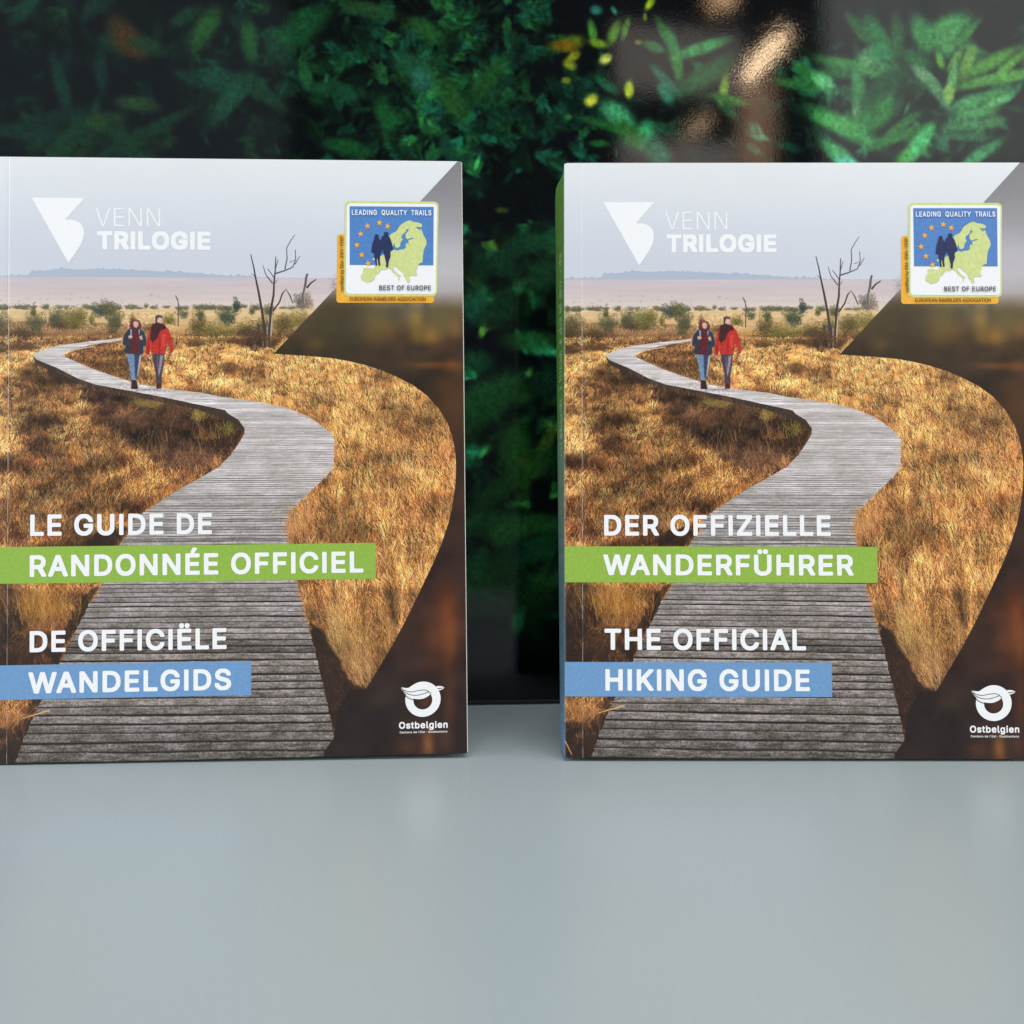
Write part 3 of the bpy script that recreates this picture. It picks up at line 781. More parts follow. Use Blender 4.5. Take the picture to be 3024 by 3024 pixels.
def ink(b, pts):
    """print units (x right, y down) -> local x, z of a book"""
    p = np.array(pts, float)
    return np.c_[(p[:, 0] - b['pivot']) * K, (CHT - p[:, 1]) * K]

def decal(name, b, polys, layer, m, parent, label=None, close=True):
    """flat ink shapes lying on the cover: each poly is (outer, [holes])"""
    cu = bpy.data.curves.new(name, 'CURVE')
    cu.dimensions = '2D'; cu.fill_mode = 'BOTH'
    for poly in polys:
        rings = poly if isinstance(poly, list) else [poly]
        for ring in rings:
            q = ink(b, ring)
            sp = cu.splines.new('POLY'); sp.points.add(len(q) - 1); sp.use_cyclic_u = True
            for i, (x, z) in enumerate(q):
                sp.points[i].co = (x, z, 0, 1)
    tmp = bpy.data.objects.new('tmp', cu); COL.objects.link(tmp)
    me = bpy.data.meshes.new_from_object(tmp)
    bpy.data.objects.remove(tmp); bpy.data.curves.remove(cu)
    yoff = -0.00006 * layer
    for v in me.vertices:
        x, z = v.co.x, v.co.y
        v.co = (x, yoff, z)
    me.materials.clear()
    me.name = name
    return link(name, me, m, parent, label)

FONT = None
try:
    fp = os.path.join(bpy.utils.system_resource('DATAFILES', path='fonts'), 'Inter.woff2')
    FONT = bpy.data.fonts.load(fp)
except Exception:
    FONT = None

_gl = {}
def glyph(ch):
    """outline loops and advance of one character; the capital I is a plain stem"""
    if ch not in _gl:
        if ch == 'I':
            h, adv = glyph('H')
            p = np.vstack(h); x0 = p[:, 0].min(); y1 = p[:, 1].max()
            row = p[p[:, 1] < y1 * .2, 0]
            st = row[row < (x0 + p[:, 0].max()) / 2].max() - x0
            _gl[ch] = ([np.array([(x0, 0), (x0 + st, 0), (x0 + st, y1), (x0, y1)])], 2 * x0 + st)
        else:
            def wid(t):
                q = raw_outline(t); return max(l[:, 0].max() for l in q)
            adv = wid('H' + ch + 'H') - wid('HH') if ch != 'H' else wid('HH') - wid('H')
            _gl[ch] = ([] if ch == ' ' else raw_outline(ch), adv)
    return _gl[ch]

def text_outline(body, space):
    x = 0; out = []
    cap = max(l[:, 1].max() for l in glyph('H')[0])
    for i, ch in enumerate(body):
        g, adv = glyph(ch)
        out += [l + np.array([x, 0]) for l in g]
        x += adv + (space - 1) * cap
        if body[i:i + 2] in ('WA', 'AW'): x -= .09 * cap
    return out

def raw_outline(body, space=1.0):
    """outline loops of a set line of text in font units"""
    cu = bpy.data.curves.new('txt', 'FONT')
    if FONT: cu.font = FONT
    cu.body = body; cu.size = 1.0; cu.space_character = space
    cu.fill_mode = 'NONE'; cu.resolution_u = 6
    o = bpy.data.objects.new('tmp', cu); COL.objects.link(o)
    me = bpy.data.meshes.new_from_object(o)
    bpy.data.objects.remove(o); bpy.data.curves.remove(cu)
    co = np.zeros(len(me.vertices) * 3); me.vertices.foreach_get('co', co); co = co.reshape(-1, 3)[:, :2]
    ed = np.zeros(len(me.edges) * 2, int); me.edges.foreach_get('vertices', ed); ed = ed.reshape(-1, 2)
    bpy.data.meshes.remove(me)
    nb = {}
    for a, c in ed:
        nb.setdefault(int(a), []).append(int(c)); nb.setdefault(int(c), []).append(int(a))
    seen, loops = set(), []
    for st in sorted(nb):
        if st in seen: continue
        lp, prev, cur = [st], -1, st
        seen.add(st)
        nxt = st + 1 if (st + 1) in nb[st] else nb[st][0]
        while nxt not in seen:
            lp.append(nxt); seen.add(nxt)
            c = [q for q in nb[nxt] if q not in seen]
            if not c: break
            nxt = c[0] if (lp[-1] + 1) not in c else lp[-1] + 1
        if len(lp) > 2: loops.append(co[lp])
    return loops

def contours(F):
    """closed level-0.5 loops of a scalar field (marching squares)"""
    F = np.pad(F, 1)
    F = np.where(np.abs(F - .5) < 1e-4, .4999, F)
    B = F > .5
    code = B[:-1, :-1] * 1 + B[:-1, 1:] * 2 + B[1:, 1:] * 4 + B[1:, :-1] * 8
    ys, xs = np.nonzero((code > 0) & (code < 15))
    def top(y, x): return ('h', y, x)
    def left(y, x): return ('v', y, x)
    tab = {1: [(3, 0)], 2: [(0, 1)], 3: [(3, 1)], 4: [(1, 2)], 5: [(3, 2), (1, 0)], 6: [(0, 2)], 7: [(3, 2)], 8: [(2, 3)], 9: [(2, 0)], 10: [(0, 3), (2, 1)],
           11: [(2, 1)], 12: [(1, 3)], 13: [(1, 0)], 14: [(0, 3)]}
    nx = {}
    for y, x in zip(ys.tolist(), xs.tolist()):
        e = (('h', y, x), ('v', y, x + 1), ('h', y + 1, x), ('v', y, x))
        for a, c in tab[int(code[y, x])]:
            nx[e[a]] = e[c]
    def pos(k):
        t, y, x = k
        if t == 'h':
            a, c = F[y, x], F[y, x + 1]; return (x + (.5 - a) / (c - a) - 1, y - 1)
        a, c = F[y, x], F[y + 1, x]; return (x - 1, y + (.5 - a) / (c - a) - 1)
    loops = []
    while nx:
        k0 = next(iter(nx)); k = k0; lp = []
        while k in nx:
            lp.append(pos(k)); k = nx.pop(k)
        if len(lp) > 5: loops.append(np.array(lp))
    return loops

def simplify(p, tol):
    """drop points that lie on straight runs"""
    keep = [0]; n = len(p); i = 0
    while i < n - 1:
        j = min(i + 2, n - 1); best = i + 1
        while i + 1 < j < n and j - i < 60:
            seg = p[j] - p[i]; L = np.hypot(*seg) + 1e-9
            d = np.abs((p[i + 1:j, 0] - p[i, 0]) * seg[1] - (p[i + 1:j, 1] - p[i, 1]) * seg[0]) / L
            if d.max() > tol: break
            best = j; j += 1
        keep.append(best); i = best
    q = p[keep]
    return q if len(q) >= 3 else p

def dilate(M, r):
    out = M.copy(); R = int(math.ceil(abs(r)))
    P = np.pad(M, R, constant_values=0 if r > 0 else 0)
    for dy in range(-R, R + 1):
        for dx in range(-R, R + 1):
            if dx ** 4 + dy ** 4 <= (abs(r) + .15) ** 4:
                q = P[R + dy:R + dy + M.shape[0], R + dx:R + dx + M.shape[1]]
                out = np.maximum(out, q) if r > 0 else np.minimum(out, q)
    return out

def glyph_loops(body, weight, space, px=64):
    """letter outlines made bolder or lighter by weight (fraction of cap height); returns loops in cap-height units"""
    loops = text_outline(body, space)
    cap = max(l[:, 1].max() for l in glyph('H')[0])
    sc = px / cap
    al = np.vstack(loops); mn = al.min(0); pad = 12
    w, h = ((al.max(0) - mn) * sc).astype(int) + 2 * pad
    if True:
        acc = np.zeros((h, w), np.float32)
        # signed accumulation of every loop, so that overlapping strokes of a letter fuse
        acc = winding(h, w, [(l - mn) * sc + pad for l in loops])
    M = dilate(acc, weight * px) if abs(weight) > 1e-6 else acc
    M = (M + np.roll(M, 1, 0) + np.roll(M, -1, 0) + np.roll(M, 1, 1) + np.roll(M, -1, 1)) / 5
    out = [simplify(l, .22) for l in contours(M)]
    return [((l + .5 - pad) / sc + mn) / cap for l in out]

def winding(h, w, loops, ss=3):
    acc = np.zeros((h, w + 2), np.float32)
    for l in loops:
        q = np.roll(l, -1, axis=0)
        for (x0, y0), (x1, y1) in zip(l, q):
            if y0 == y1: continue
            sg = 1.0
            if y0 > y1: x0, y0, x1, y1 = x1, y1, x0, y0; sg = -1.0
            k0, k1 = max(0, math.ceil(y0 * ss - .5)), min(h * ss - 1, math.floor(y1 * ss - .5))
            if k1 < k0: continue
            k = np.arange(k0, k1 + 1); yy = (k + .5) / ss
            xx = np.clip(x0 + (x1 - x0) * (yy - y0) / (y1 - y0), 0, w); ix = np.minimum(np.floor(xx).astype(int), w); fr = xx - ix
            np.add.at(acc, (k // ss, ix), sg * (1 - fr) / ss); np.add.at(acc, (k // ss, ix + 1), sg * fr / ss)
    return np.clip(np.abs(np.cumsum(acc, axis=1)[:, :w]), 0, 1)

def lettering(name, b, body, x0, x1, ytop, ybase, layer, m, parent, label=None, weight=0.03, space=1.06, vertical=False, px=64):
    """words set between x0..x1 with cap height from ytop to ybase (print units)"""
    loops = glyph_loops(body, weight, space, px)
    al = np.vstack(loops); mnx, mxx = al[:, 0].min(), al[:, 0].max()
    rings = []
    for l in loops:
        fx = (l[:, 0] - mnx) / (mxx - mnx); fy = (l[:, 1] + weight) / (1 + 2 * weight)
        if not vertical:
            rings.append(np.c_[x0 + fx * (x1 - x0), ybase + fy * (ytop - ybase)])
        else:
            rings.append(np.c_[ybase + fy * (ytop - ybase), x0 + fx * (x1 - x0)])
    return decal(name, b, [rings], layer, m, parent, label)

def rrect(x0, y0, x1, y1, r, n=6):
    out = []
    for cx, cy, a0 in ((x1 - r, y0 + r, -90), (x1 - r, y1 - r, 0), (x0 + r, y1 - r, 90), (x0 + r, y0 + r, 180)):
        for k in range(n + 1):
            a = math.radians(a0 + 90 * k / n)
            out.append((cx + r * math.cos(a), cy + r * math.sin(a)))
    return out

def arc(cx, cy, r, n=40, a0=0, a1=360):
    return [(cx + r * math.cos(math.radians(a0 + (a1 - a0) * k / n)), cy + r * math.sin(math.radians(a0 + (a1 - a0) * k / n))) for k in range(n)]

def ribbon(pts, w):
    """closed outline of a thin line through smooth points, widest in the middle"""
    p = np.array(pts, float)
    t = np.linspace(0, len(p) - 1, 8 * len(p))
    # catmull-rom
    q = []
    for tt in t:
        i = min(int(tt), len(p) - 2); f = tt - i
        p0, p1, p2, p3 = p[max(i - 1, 0)], p[i], p[i + 1], p[min(i + 2, len(p) - 1)]
        q.append(.5 * ((2 * p1) + (-p0 + p2) * f + (2 * p0 - 5 * p1 + 4 * p2 - p3) * f * f + (-p0 + 3 * p1 - 3 * p2 + p3) * f ** 3))
    q = np.array(q)
    d = np.gradient(q, axis=0); n = np.c_[-d[:, 1], d[:, 0]] / np.hypot(d[:, 0], d[:, 1])[:, None]
    return np.vstack([q + n * w / 2, (q - n * w / 2)[::-1]])

def smooth_closed(pts, sub=5):
    p = np.array(pts, float); n = len(p); q = []
    for i in range(n):
        p0, p1, p2, p3 = p[i - 1], p[i], p[(i + 1) % n], p[(i + 2) % n]
        for f in np.linspace(0, 1, sub, endpoint=False):
            q.append(.5 * ((2 * p1) + (-p0 + p2) * f + (2 * p0 - 5 * p1 + 4 * p2 - p3) * f * f + (-p0 + 3 * p1 - 3 * p2 + p3) * f ** 3))
    return np.array(q)

# ------------------------------------------------------------------ book
def spine_image():
    rng = np.random.default_rng(5)
    W, H = 48, 1400
    img = np.zeros((H, W, 3), np.float32)
    Y = np.linspace(0, 1, H)
    img[:] = np.array([np.interp(Y, [0, .38, .5, .62, .8, 1], v) for v in ([84, 80, 104, 98, 84, 92], [130, 124, 130, 120, 112, 126], [52, 56, 104, 112, 128, 158])]).T[:, None, :] / 255
    img += (fbm(H, W, 160, 3, 3, rng)[..., None] - .5) * .10
    # tiny worn white characters running down the spine
    for k in range(58):
        y = int((.14 + .36 * k / 58 + .002 * rng.random()) * H)
        if rng.random() < .85:
            img[y:y + rng.integers(3, 8), 17:17 + rng.integers(4, 9)] = img[y:y + 1, 17:18] * .45 + .42
    return img

spine_im = make_image('spine_print', spine_image())
M_spine = image_mat('spine_print', spine_im, .42, bscale=300, bstr=.4, bdist=.0002)

def make_book(name, b, label):
    root = bpy.data.objects.new(name, None)
    COL.objects.link(root)
    p0 = book_point(b, b['pivot'], 0)
    ex = (book_point(b, b['pivot'] + 1000, 0) - p0); ex /= np.linalg.norm(ex)
    ey = book_point(b, b['pivot'], 0, 1) - p0; ey /= np.linalg.norm(ey)
    ez = (book_point(b, b['pivot'], 1000) - p0); ez /= np.linalg.norm(ez)
    root.matrix_world = Matrix(((ex[0], ey[0], ez[0], p0[0]), (ex[1], ey[1], ez[1], p0[1]), (ex[2], ey[2], ez[2], p0[2]), (0, 0, 0, 1)))
    root.empty_display_size = .02
    root['label'] = label; root['category'] = 'book'; root['group'] = 'hiking guidebooks standing on the table'
    px = b['pivot']
    # front cover: a thin card, hinged at u=33, with rounded, slightly knocked corners
    cw = b['w']
    us = [0, 6, 14, 24, 31, 33, 35, 45, 80, 160, 260, 360, 460, 560, 660, 760, 840, cw - 7, cw - 3, cw - 1.3, cw]
    def yo(u):
        if u < 33: return 0.00025 * (1 - u / 33) ** 2
        if u > cw - 1: return .0003
        return 0.0
    def groove(u): return 0.00012 if u == 33 else 0.0
    verts, faces, uvs, mids = [], [], [], []
    ct = .00038
    for u in us:
        cut = max(0, (u - cw + 3.5)) * .6
        cl = max(0, 3 - u) * .4
        for v, w in ((cut + cl, 0), (CHT - cut - cl, 0), (CHT - cut - cl, ct), (cut + cl, ct)):
            verts.append(((u - px) * K, yo(u) + groove(u) + w, v * K)); uvs.append((u / CW, v / CHT))
    for i in range(len(us) - 1):
        a, c = i * 4, (i + 1) * 4
        faces += [(a, c, c + 1, a + 1), (a + 1, c + 1, c + 2, a + 2), (a + 2, c + 2, c + 3, a + 3), (a + 3, c + 3, c, a)]
        mids += [0 if i < len(us) - 2 else 1, 1, 1, 1]
    e = (len(us) - 1) * 4
    faces += [(0, 1, 2, 3), (e + 3, e + 2, e + 1, e)]; mids += [1, 1]
    cover = link('front_cover', mesh('front_cover', verts, faces, uvs, mids), [M_cover, M_paper], root)
    # spine: follows the back of the front cover round to the rear, with knocked top corner
    prof = [(0, .00025), (-.6, .0009), (-1.2, .0022), (-2.4, .0055), (-4.2, .0095), (-5.6, .0135), (-6.2, .0162), (-5.2, .0176), (-3, TH)]
    verts, faces, uvs = [], [], []
    zs = [0, .6, 3, 20, 120, 300, 500, 700, 900, 1020, 1080, 1104, 1114, 1119, 1121]
    for j, z in enumerate(zs):
        for i, (du, w) in enumerate(prof):
            k = i / (len(prof) - 1)
            sp = (0.75 + 1.65 * z / CHT)
            topc = max(0, (z - 1095) / 26) ** 2 * 1.0
            bot = max(0, (3 - z) / 3)
            x = du * sp * (1 - .95 * topc) * (1 - .5 * bot) + topc * k * 3
            zz = z - topc * 16 * (1 - math.exp(-3.0 * k)) * (1 if z > 1095 else 0)
            verts.append(((x - px) * K, w, zz * K)); uvs.append((k, z / CHT))
    m_ = len(prof)
    for j in range(len(zs) - 1):
        for i in range(m_ - 1):
            a = j * m_ + i
            faces.append((a, a + m_, a + m_ + 1, a + 1))
    me = mesh('spine', verts, faces, uvs)
    for p_ in me.polygons: p_.use_smooth = True
    spine = link('spine', me, M_spine, root)
    sm = spine.modifiers.new('thick', 'SOLIDIFY'); sm.thickness = .0003; sm.offset = -1
    # back cover and pages
    def box(x0, x1, y0, y1, z0, z1):
        v = [(x, y, z) for x in (x0, x1) for y in (y0, y1) for z in (z0, z1)]
        f = [(0, 1, 3, 2), (4, 6, 7, 5), (0, 4, 5, 1), (2, 3, 7, 6), (0, 2, 6, 4), (1, 5, 7, 3)]
        return v, f
    v, f = box((-px - 2) * K, (cw - px) * K, TH - .0004, TH, 0, CHT * K)
    link('back_cover', mesh('back_cover', v, f), M_spine2, root)
    v, f = box((-px + 1.5) * K, (cw - px - 2.5) * K, ct + .00005, TH - .00045, 3 * K, (CHT - 3) * K)
    link('page_block', mesh('page_block', v, f), M_pages, root)
    return root, cover

# page edges: fine leaf lines
M_pages, nt, p = mat('page_edges')
w = nt.nodes.new('ShaderNodeTexWave'); w.bands_direction = 'Y'; w.inputs['Scale'].default_value = 1600; w.inputs['Distortion'].default_value = .6
tc = nt.nodes.new('ShaderNodeTexCoord'); nt.links.new(tc.outputs['Object'], w.inputs['Vector'])
r = nt.nodes.new('ShaderNodeValToRGB'); r.color_ramp.elements[0].color = srgb((196, 192, 180)); r.color_ramp.elements[1].color = srgb((236, 233, 224))
nt.links.new(w.outputs['Fac'], r.inputs[0]); nt.links.new(r.outputs[0], p.inputs['Base Color']); p.inputs['Roughness'].default_value = .8
M_spine2 = flat_print('back_cover_print', (60, 92, 70), .4)

def badge(b, parent_root):
    """certificate badge printed near the top corner"""
    bd = decal('badge', b, [rrect_w(58, 735, 1605, 1812, 50)], 1, M_orange, parent_root, 'orange and white trail certificate badge')
    decal('badge_frame', b, [rrect_w(172, 212, 1655, 1705, 75)], 2, M_palegreen, bd)
    decal('badge_plate', b, [rrect_w(205, 250, 1630, 1672, 60)], 3, M_white, bd)
    decal('badge_sky', b, [cG((247, 297), (1575, 297), (1584, 1219), (261, 1218))], 4, M_royal, bd)
    eu = [(900, 733), (985, 690), (1050, 590), (1140, 530), (1210, 512), (1265, 540), (1330, 545), (1380, 565), (1397, 590), (1385, 620), (1330, 620), (1285, 608), (1330, 650), (1365, 680), (1352, 650), (1385, 650),
          (1420, 740), (1465, 820), (1472, 880), (1430, 980), (1415, 1080), (1412, 1175), (1355, 1195), (1340, 1225), (1315, 1290), (1310, 1340), (1340, 1370), (1290, 1385), (1215, 1375), (1200, 1420),
          (1222, 1455), (1190, 1505), (1160, 1450), (1120, 1390), (1110, 1340), (1040, 1290), (985, 1235), (950, 1230), (960, 1290), (1010, 1345), (1080, 1395), (1045, 1405), (1052, 1440), (1030, 1465), (1035, 1400), (960, 1345), (920, 1290),
          (880, 1262), (830, 1290), (760, 1290), (720, 1345), (665, 1385), (655, 1440), (605, 1480), (520, 1497), (490, 1460), (450, 1455), (442, 1395), (480, 1330), (478, 1262), (560, 1262), (635, 1278), (665, 1240), (655, 1150), (610, 1125), (640, 1105), (700, 1130),
          (750, 1075), (800, 1050), (860, 1030), (905, 1000), (960, 975), (1005, 990), (1080, 970), (1110, 970), (1145, 940), (1140, 890), (1165, 870), (1190, 890), (1180, 830), (1215, 815), (1280, 797), (1240, 785), (1165, 815), (1140, 780), (1135, 730), (1185, 670), (1180, 650), (1145, 655), (1140, 695), (1080, 745), (1070, 785), (1095, 810), (1060, 860), (1050, 925), (1010, 950), (975, 930), (965, 865), (940, 930), (900, 900), (860, 800)]
    decal('europe_map', b, [cG(*eu)], 5, M_palegreen, bd)
    for cx, cy in ((722, 556), (535, 608), (850, 610), (427, 732), (370, 908), (447, 1060), (552, 1195)):
        ro = random.Random(cx).uniform(-.25, .35)
        st = [(cx + (52 if k % 2 == 0 else 22) * math.sin(ro + k * math.pi / 5), cy - (52 if k % 2 == 0 else 22) * math.cos(ro + k * math.pi / 5)) for k in range(10)]
        decal('star', b, [cG(*st)], 6, M_orange, bd)
    wm = [(650, 760), (670, 735), (700, 740), (712, 775), (715, 800), (745, 830), (765, 930), (770, 1000), (742, 1050), (735, 1150), (745, 1225), (715, 1228), (702, 1130), (692, 1050), (688, 1130), (695, 1225), (670, 1232), (655, 1130), (640, 1020), (612, 1028), (600, 1010), (615, 880), (640, 820)]
    mn = [(795, 710), (830, 697), (862, 710), (858, 755), (890, 790), (920, 870), (942, 950), (925, 998), (905, 980), (900, 1040), (905, 1080), (875, 1165), (868, 1250), (835, 1255), (838, 1190), (810, 1080), (785, 990), (770, 960), (748, 830), (765, 775), (800, 755)]
    decal('walker_silhouettes', b, [cG(*wm)], 7, M_navy, bd)
    decal('walker_silhouettes', b, [cG(*mn)], 8, M_navy, bd)
    def tx(body, p0, p1, yt, yb, m, **kw):
        a = cG(p0, p1)
        t = cG((p0[0], yt), (p0[0], yb))
        lettering('badge_lettering', b, body, a[0, 0], a[1, 0], t[0, 1], t[1, 1], 9, m, bd, **kw)
    tx('LEADING  QUALITY  TRAILS', (285, 400), (1540, 400), 355, 437, M_white, weight=.035, space=1.12)
    tx('BEST OF EUROPE', (733, 1580), (1552, 1580), 1540, 1617, M_char, weight=.035, space=1.1)
    tx('EUROPEAN RAMBLERS ASSOCIATION', (270, 1750), (1472, 1750), 1727, 1782, M_brown, weight=.03, space=1.0)
    a = cG((162, 1635), (112, 768))
    lettering('badge_lettering', b, 'certified by ERA-EWV-FERP', a[0, 1], a[1, 1], cG((112, 1200))[0, 0], cG((165, 1200))[0, 0], 9, M_brown, bd, weight=.03, space=1.0, vertical=True)

def rrect_w(x0, y0, x1, y1, r):
    return cG(*rrect(x0, y0, x1, y1, r))

def front_print(b, root, cover, four_lines, bands):
    # triangular mark with a notch and a round belly
    tri = [(535, 380), (900, 380), (768, 530)]
    curve = [(768, 530), (820, 533), (860, 548), (885, 575), (896, 615), (890, 665), (868, 715), (830, 775), (790, 830)]
    q = smooth_open(curve, 6)
    decal('triangle_mark', b, [cE(*(tri[:2] + [tuple(v) for v in q]))], 1, M_white, cover)
    a = cE((975, 447), (1420, 575)); t = a
    lettering('logo_lettering', b, 'VENN', a[0, 0], a[1, 0], a[0, 1], a[1, 1], 1, M_white, cover, 'thin white letters VENN', weight=-.014, space=1.0)
    a = cE((985, 608), (1770, 738))
    lettering('logo_lettering', b, 'TRILOGIE', a[0, 0], a[1, 0], a[0, 1], a[1, 1], 1, M_white, cover, 'heavy white letters TRILOGIE', weight=.085, space=1.08, px=80)
    badge(b, root)
    for (name, x1, y0, y1, m, lab) in bands:
        bo = decal(name, b, [np.array([(0.2, y0), (x1, y0), (x1, y1), (0.2, y1)])], 1, m, cover, lab)
    for body, x0, x1, yt, yb in four_lines:
        lettering('title_lettering', b, body, x0, x1, yt, yb, 2, M_white, cover, 'white capitals ' + body, weight=.05, space=1.10, px=80)
    # round bird mark with its name below
    ring = [cD(*arc(1685, 1480, 146, 60)), cD(*arc(1684, 1487, 78, 40))]
    decal('bird_mark', b, [list(ring)], 1, M_white, cover)
    plume = smooth_closed([(1505, 1380), (1560, 1384), (1600, 1360), (1650, 1340), (1710, 1350), (1750, 1400), (1752, 1438), (1720, 1462), (1670, 1478), (1610, 1474), (1560, 1450), (1520, 1412)], 4)
    decal('bird_wing', b, [cD(*[tuple(v) for v in plume])], 2, M_white, cover)
    for pts, wd in (([(1506, 1384), (1540, 1407), (1590, 1417), (1640, 1408), (1690, 1403), (1725, 1413), (1748, 1437)], 5),
                    ([(1512, 1398), (1550, 1428), (1600, 1444), (1650, 1444), (1700, 1430), (1732, 1418)], 5),
                    ([(1530, 1438), (1565, 1466), (1610, 1482), (1665, 1482), (1715, 1466), (1752, 1440)], 5)):
        decal('wing_line', b, [cD(*[tuple(v) for v in ribbon(pts, wd)])], 3, M_dark, cover)
    for bk in ([(1793, 1376), (1830, 1374), (1862, 1388), (1835, 1388), (1800, 1392)], [(1806, 1402), (1835, 1395), (1858, 1392), (1838, 1404), (1812, 1410)]):
        decal('bird_beak', b, [cD(*[tuple(v) for v in smooth_closed(bk, 4)])], 2, M_white, cover)
    a = cD((1490, 1664), (1893, 1722))
    lettering('emblem_lettering', b, 'Ostbelgien', a[0, 0], a[1, 0], a[0, 1], a[1, 1], 1, M_white, cover, weight=.055, space=1.10)
    a = cD((1497, 1742), (1890, 1760))
    lettering('emblem_lettering', b, "Cantons de l'Est · Oostkantons", a[0, 0], a[1, 0], a[0, 1], a[1, 1], 1, M_white, cover, weight=.03, space=1.1)

def smooth_open(pts, sub):
    p = np.array(pts, float); q = []
    for i in range(len(p) - 1):
        p0, p1, p2, p3 = p[max(i - 1, 0)], p[i], p[i + 1], p[min(i + 2, len(p) - 1)]
        for f in np.linspace(0, 1, sub, endpoint=False):
            q.append(.5 * ((2 * p1) + (-p0 + p2) * f + (2 * p0 - 5 * p1 + 4 * p2 - p3) * f * f + (-p0 + 3 * p1 - 3 * p2 + p3) * f ** 3))
    q.append(p[-1])
    return np.array(q)

def span(f0, p0, f1, p1):
    a, c = f0(p0)[0], f1(p1)[0]
    return a[0], c[0], a[1], c[1]

# right-hand book: German and English
bR, covR = make_book('guidebook', RB, 'standing guidebook with green WANDERFÜHRER band and visible green spine, nearer the right edge')
def line(body, a, bq):
    x0, yt = a; x1, yb = bq
    return (body, x0, x1, yt, yb)
L1 = line('DER OFFIZIELLE', (cA((397, 1768))[0, 0], cA((397, 1768))[0, 1]), (cD((357, 116))[0, 0], cC((397, 115))[0, 1]))
L2 = line('WANDERFÜHRER', (cC((390, 268))[0, 0], cC((390, 268))[0, 1]), (cD((543, 443))[0, 0], cC((390, 438))[0, 1]))
L3 = line('THE OFFICIAL', (cC((400, 873))[0, 0], cC((400, 873))[0, 1]), (cD((155, 1050))[0, 0], cC((400, 1046))[0, 1]))
L4 = line('HIKING GUIDE', (cC((407, 1203))[0, 0], cC((407, 1203))[0, 1]), (cD((187, 1383))[0, 0], cC((407, 1379))[0, 1]))
front_print(RB, bR, covR, [L1, L2, L3, L4],
            [('green_band', cD((738, 350))[0, 0], cC((600, 203))[0, 1], cC((600, 497))[0, 1], M_green, 'leaf green title band'),
             ('blue_band', cD((367, 1300))[0, 0], cC((600, 1146))[0, 1], cC((600, 1427))[0, 1], M_blue, 'pale blue title band')])
# left-hand book: French and Dutch
bL, covL = make_book('guidebook', LB, 'standing guidebook with green RANDONNÉE OFFICIEL band, cut off by the left edge')
def mid(*v): return float(np.mean(v))
l1 = ('LE GUIDE DE', lA((247, 960))[0, 0], lA((1728, 960))[0, 0], mid(lA((247, 882))[0, 1], lA((1728, 870))[0, 1]), mid(lA((247, 1055))[0, 1], lA((1728, 1043))[0, 1]))
l2 = ('RANDONNÉE OFFICIEL', lA((243, 1300))[0, 0], lB((1030, 1270))[0, 0], mid(lA((243, 1212))[0, 1], lB((1030, 1183))[0, 1]), mid(lA((243, 1390))[0, 1], lB((1030, 1355))[0, 1]))
l3 = ('DE OFFICIËLE', lC((243, 260))[0, 0], lC((1847, 240))[0, 0], mid(lC((243, 172))[0, 1], lC((1847, 153))[0, 1]), mid(lC((243, 345))[0, 1], lC((1847, 325))[0, 1]))
l4 = ('WANDELGIDS', lC((232, 590))[0, 0], lC((1885, 570))[0, 0], mid(lC((232, 502))[0, 1], lC((1885, 490))[0, 1]), mid(lC((232, 678))[0, 1], lC((1885, 662))[0, 1]))
front_print(LB, bL, covL, [l1, l2, l3, l4],
            [('green_band', lB((1130, 1260))[0, 0], mid(lA((0, 1147))[0, 1], lB((1130, 1113))[0, 1]), mid(lA((0, 1445))[0, 1], lB((1130, 1408))[0, 1]), M_green, 'leaf green title band'),
             ('blue_band', lD((116, 560))[0, 0], mid(lC((0, 450))[0, 1], lD((116, 425))[0, 1]), mid(lC((0, 730))[0, 1], lD((116, 705))[0, 1]), M_blue, 'pale blue title band')])

# ------------------------------------------------------------------ table
def grid_slab(name, x0, x1, y0, y1, z0, z1, r=.004):
    import bmesh
    bm = bmesh.new()
    bmesh.ops.create_cube(bm, size=1)
    for v in bm.verts:
        v.co = (x0 + (v.co.x + .5) * (x1 - x0), y0 + (v.co.y + .5) * (y1 - y0), z0 + (v.co.z + .5) * (z1 - z0))
    bmesh.ops.bevel(bm, geom=bm.edges[:], offset=r, segments=3, affect='EDGES')
    me = bpy.data.meshes.new(name); bm.to_mesh(me); bm.free()
    return me

M_table, nt, p = mat('table_lacquer')
n = nt.nodes.new('ShaderNodeTexNoise'); n.inputs['Scale'].default_value = 6; n.inputs['Detail'].default_value = 4
tc = nt.nodes.new('ShaderNodeTexCoord'); nt.links.new(tc.outputs['Object'], n.inputs['Vector'])
r = nt.nodes.new('ShaderNodeValToRGB')
r.color_ramp.elements[0].position = .3; r.color_ramp.elements[1].position = .7
r.color_ramp.elements[0].color = (0.385, 0.450, 0.480, 1); r.color_ramp.elements[1].color = (0.405, 0.472, 0.502, 1)
nt.links.new(n.outputs['Fac'], r.inputs[0])
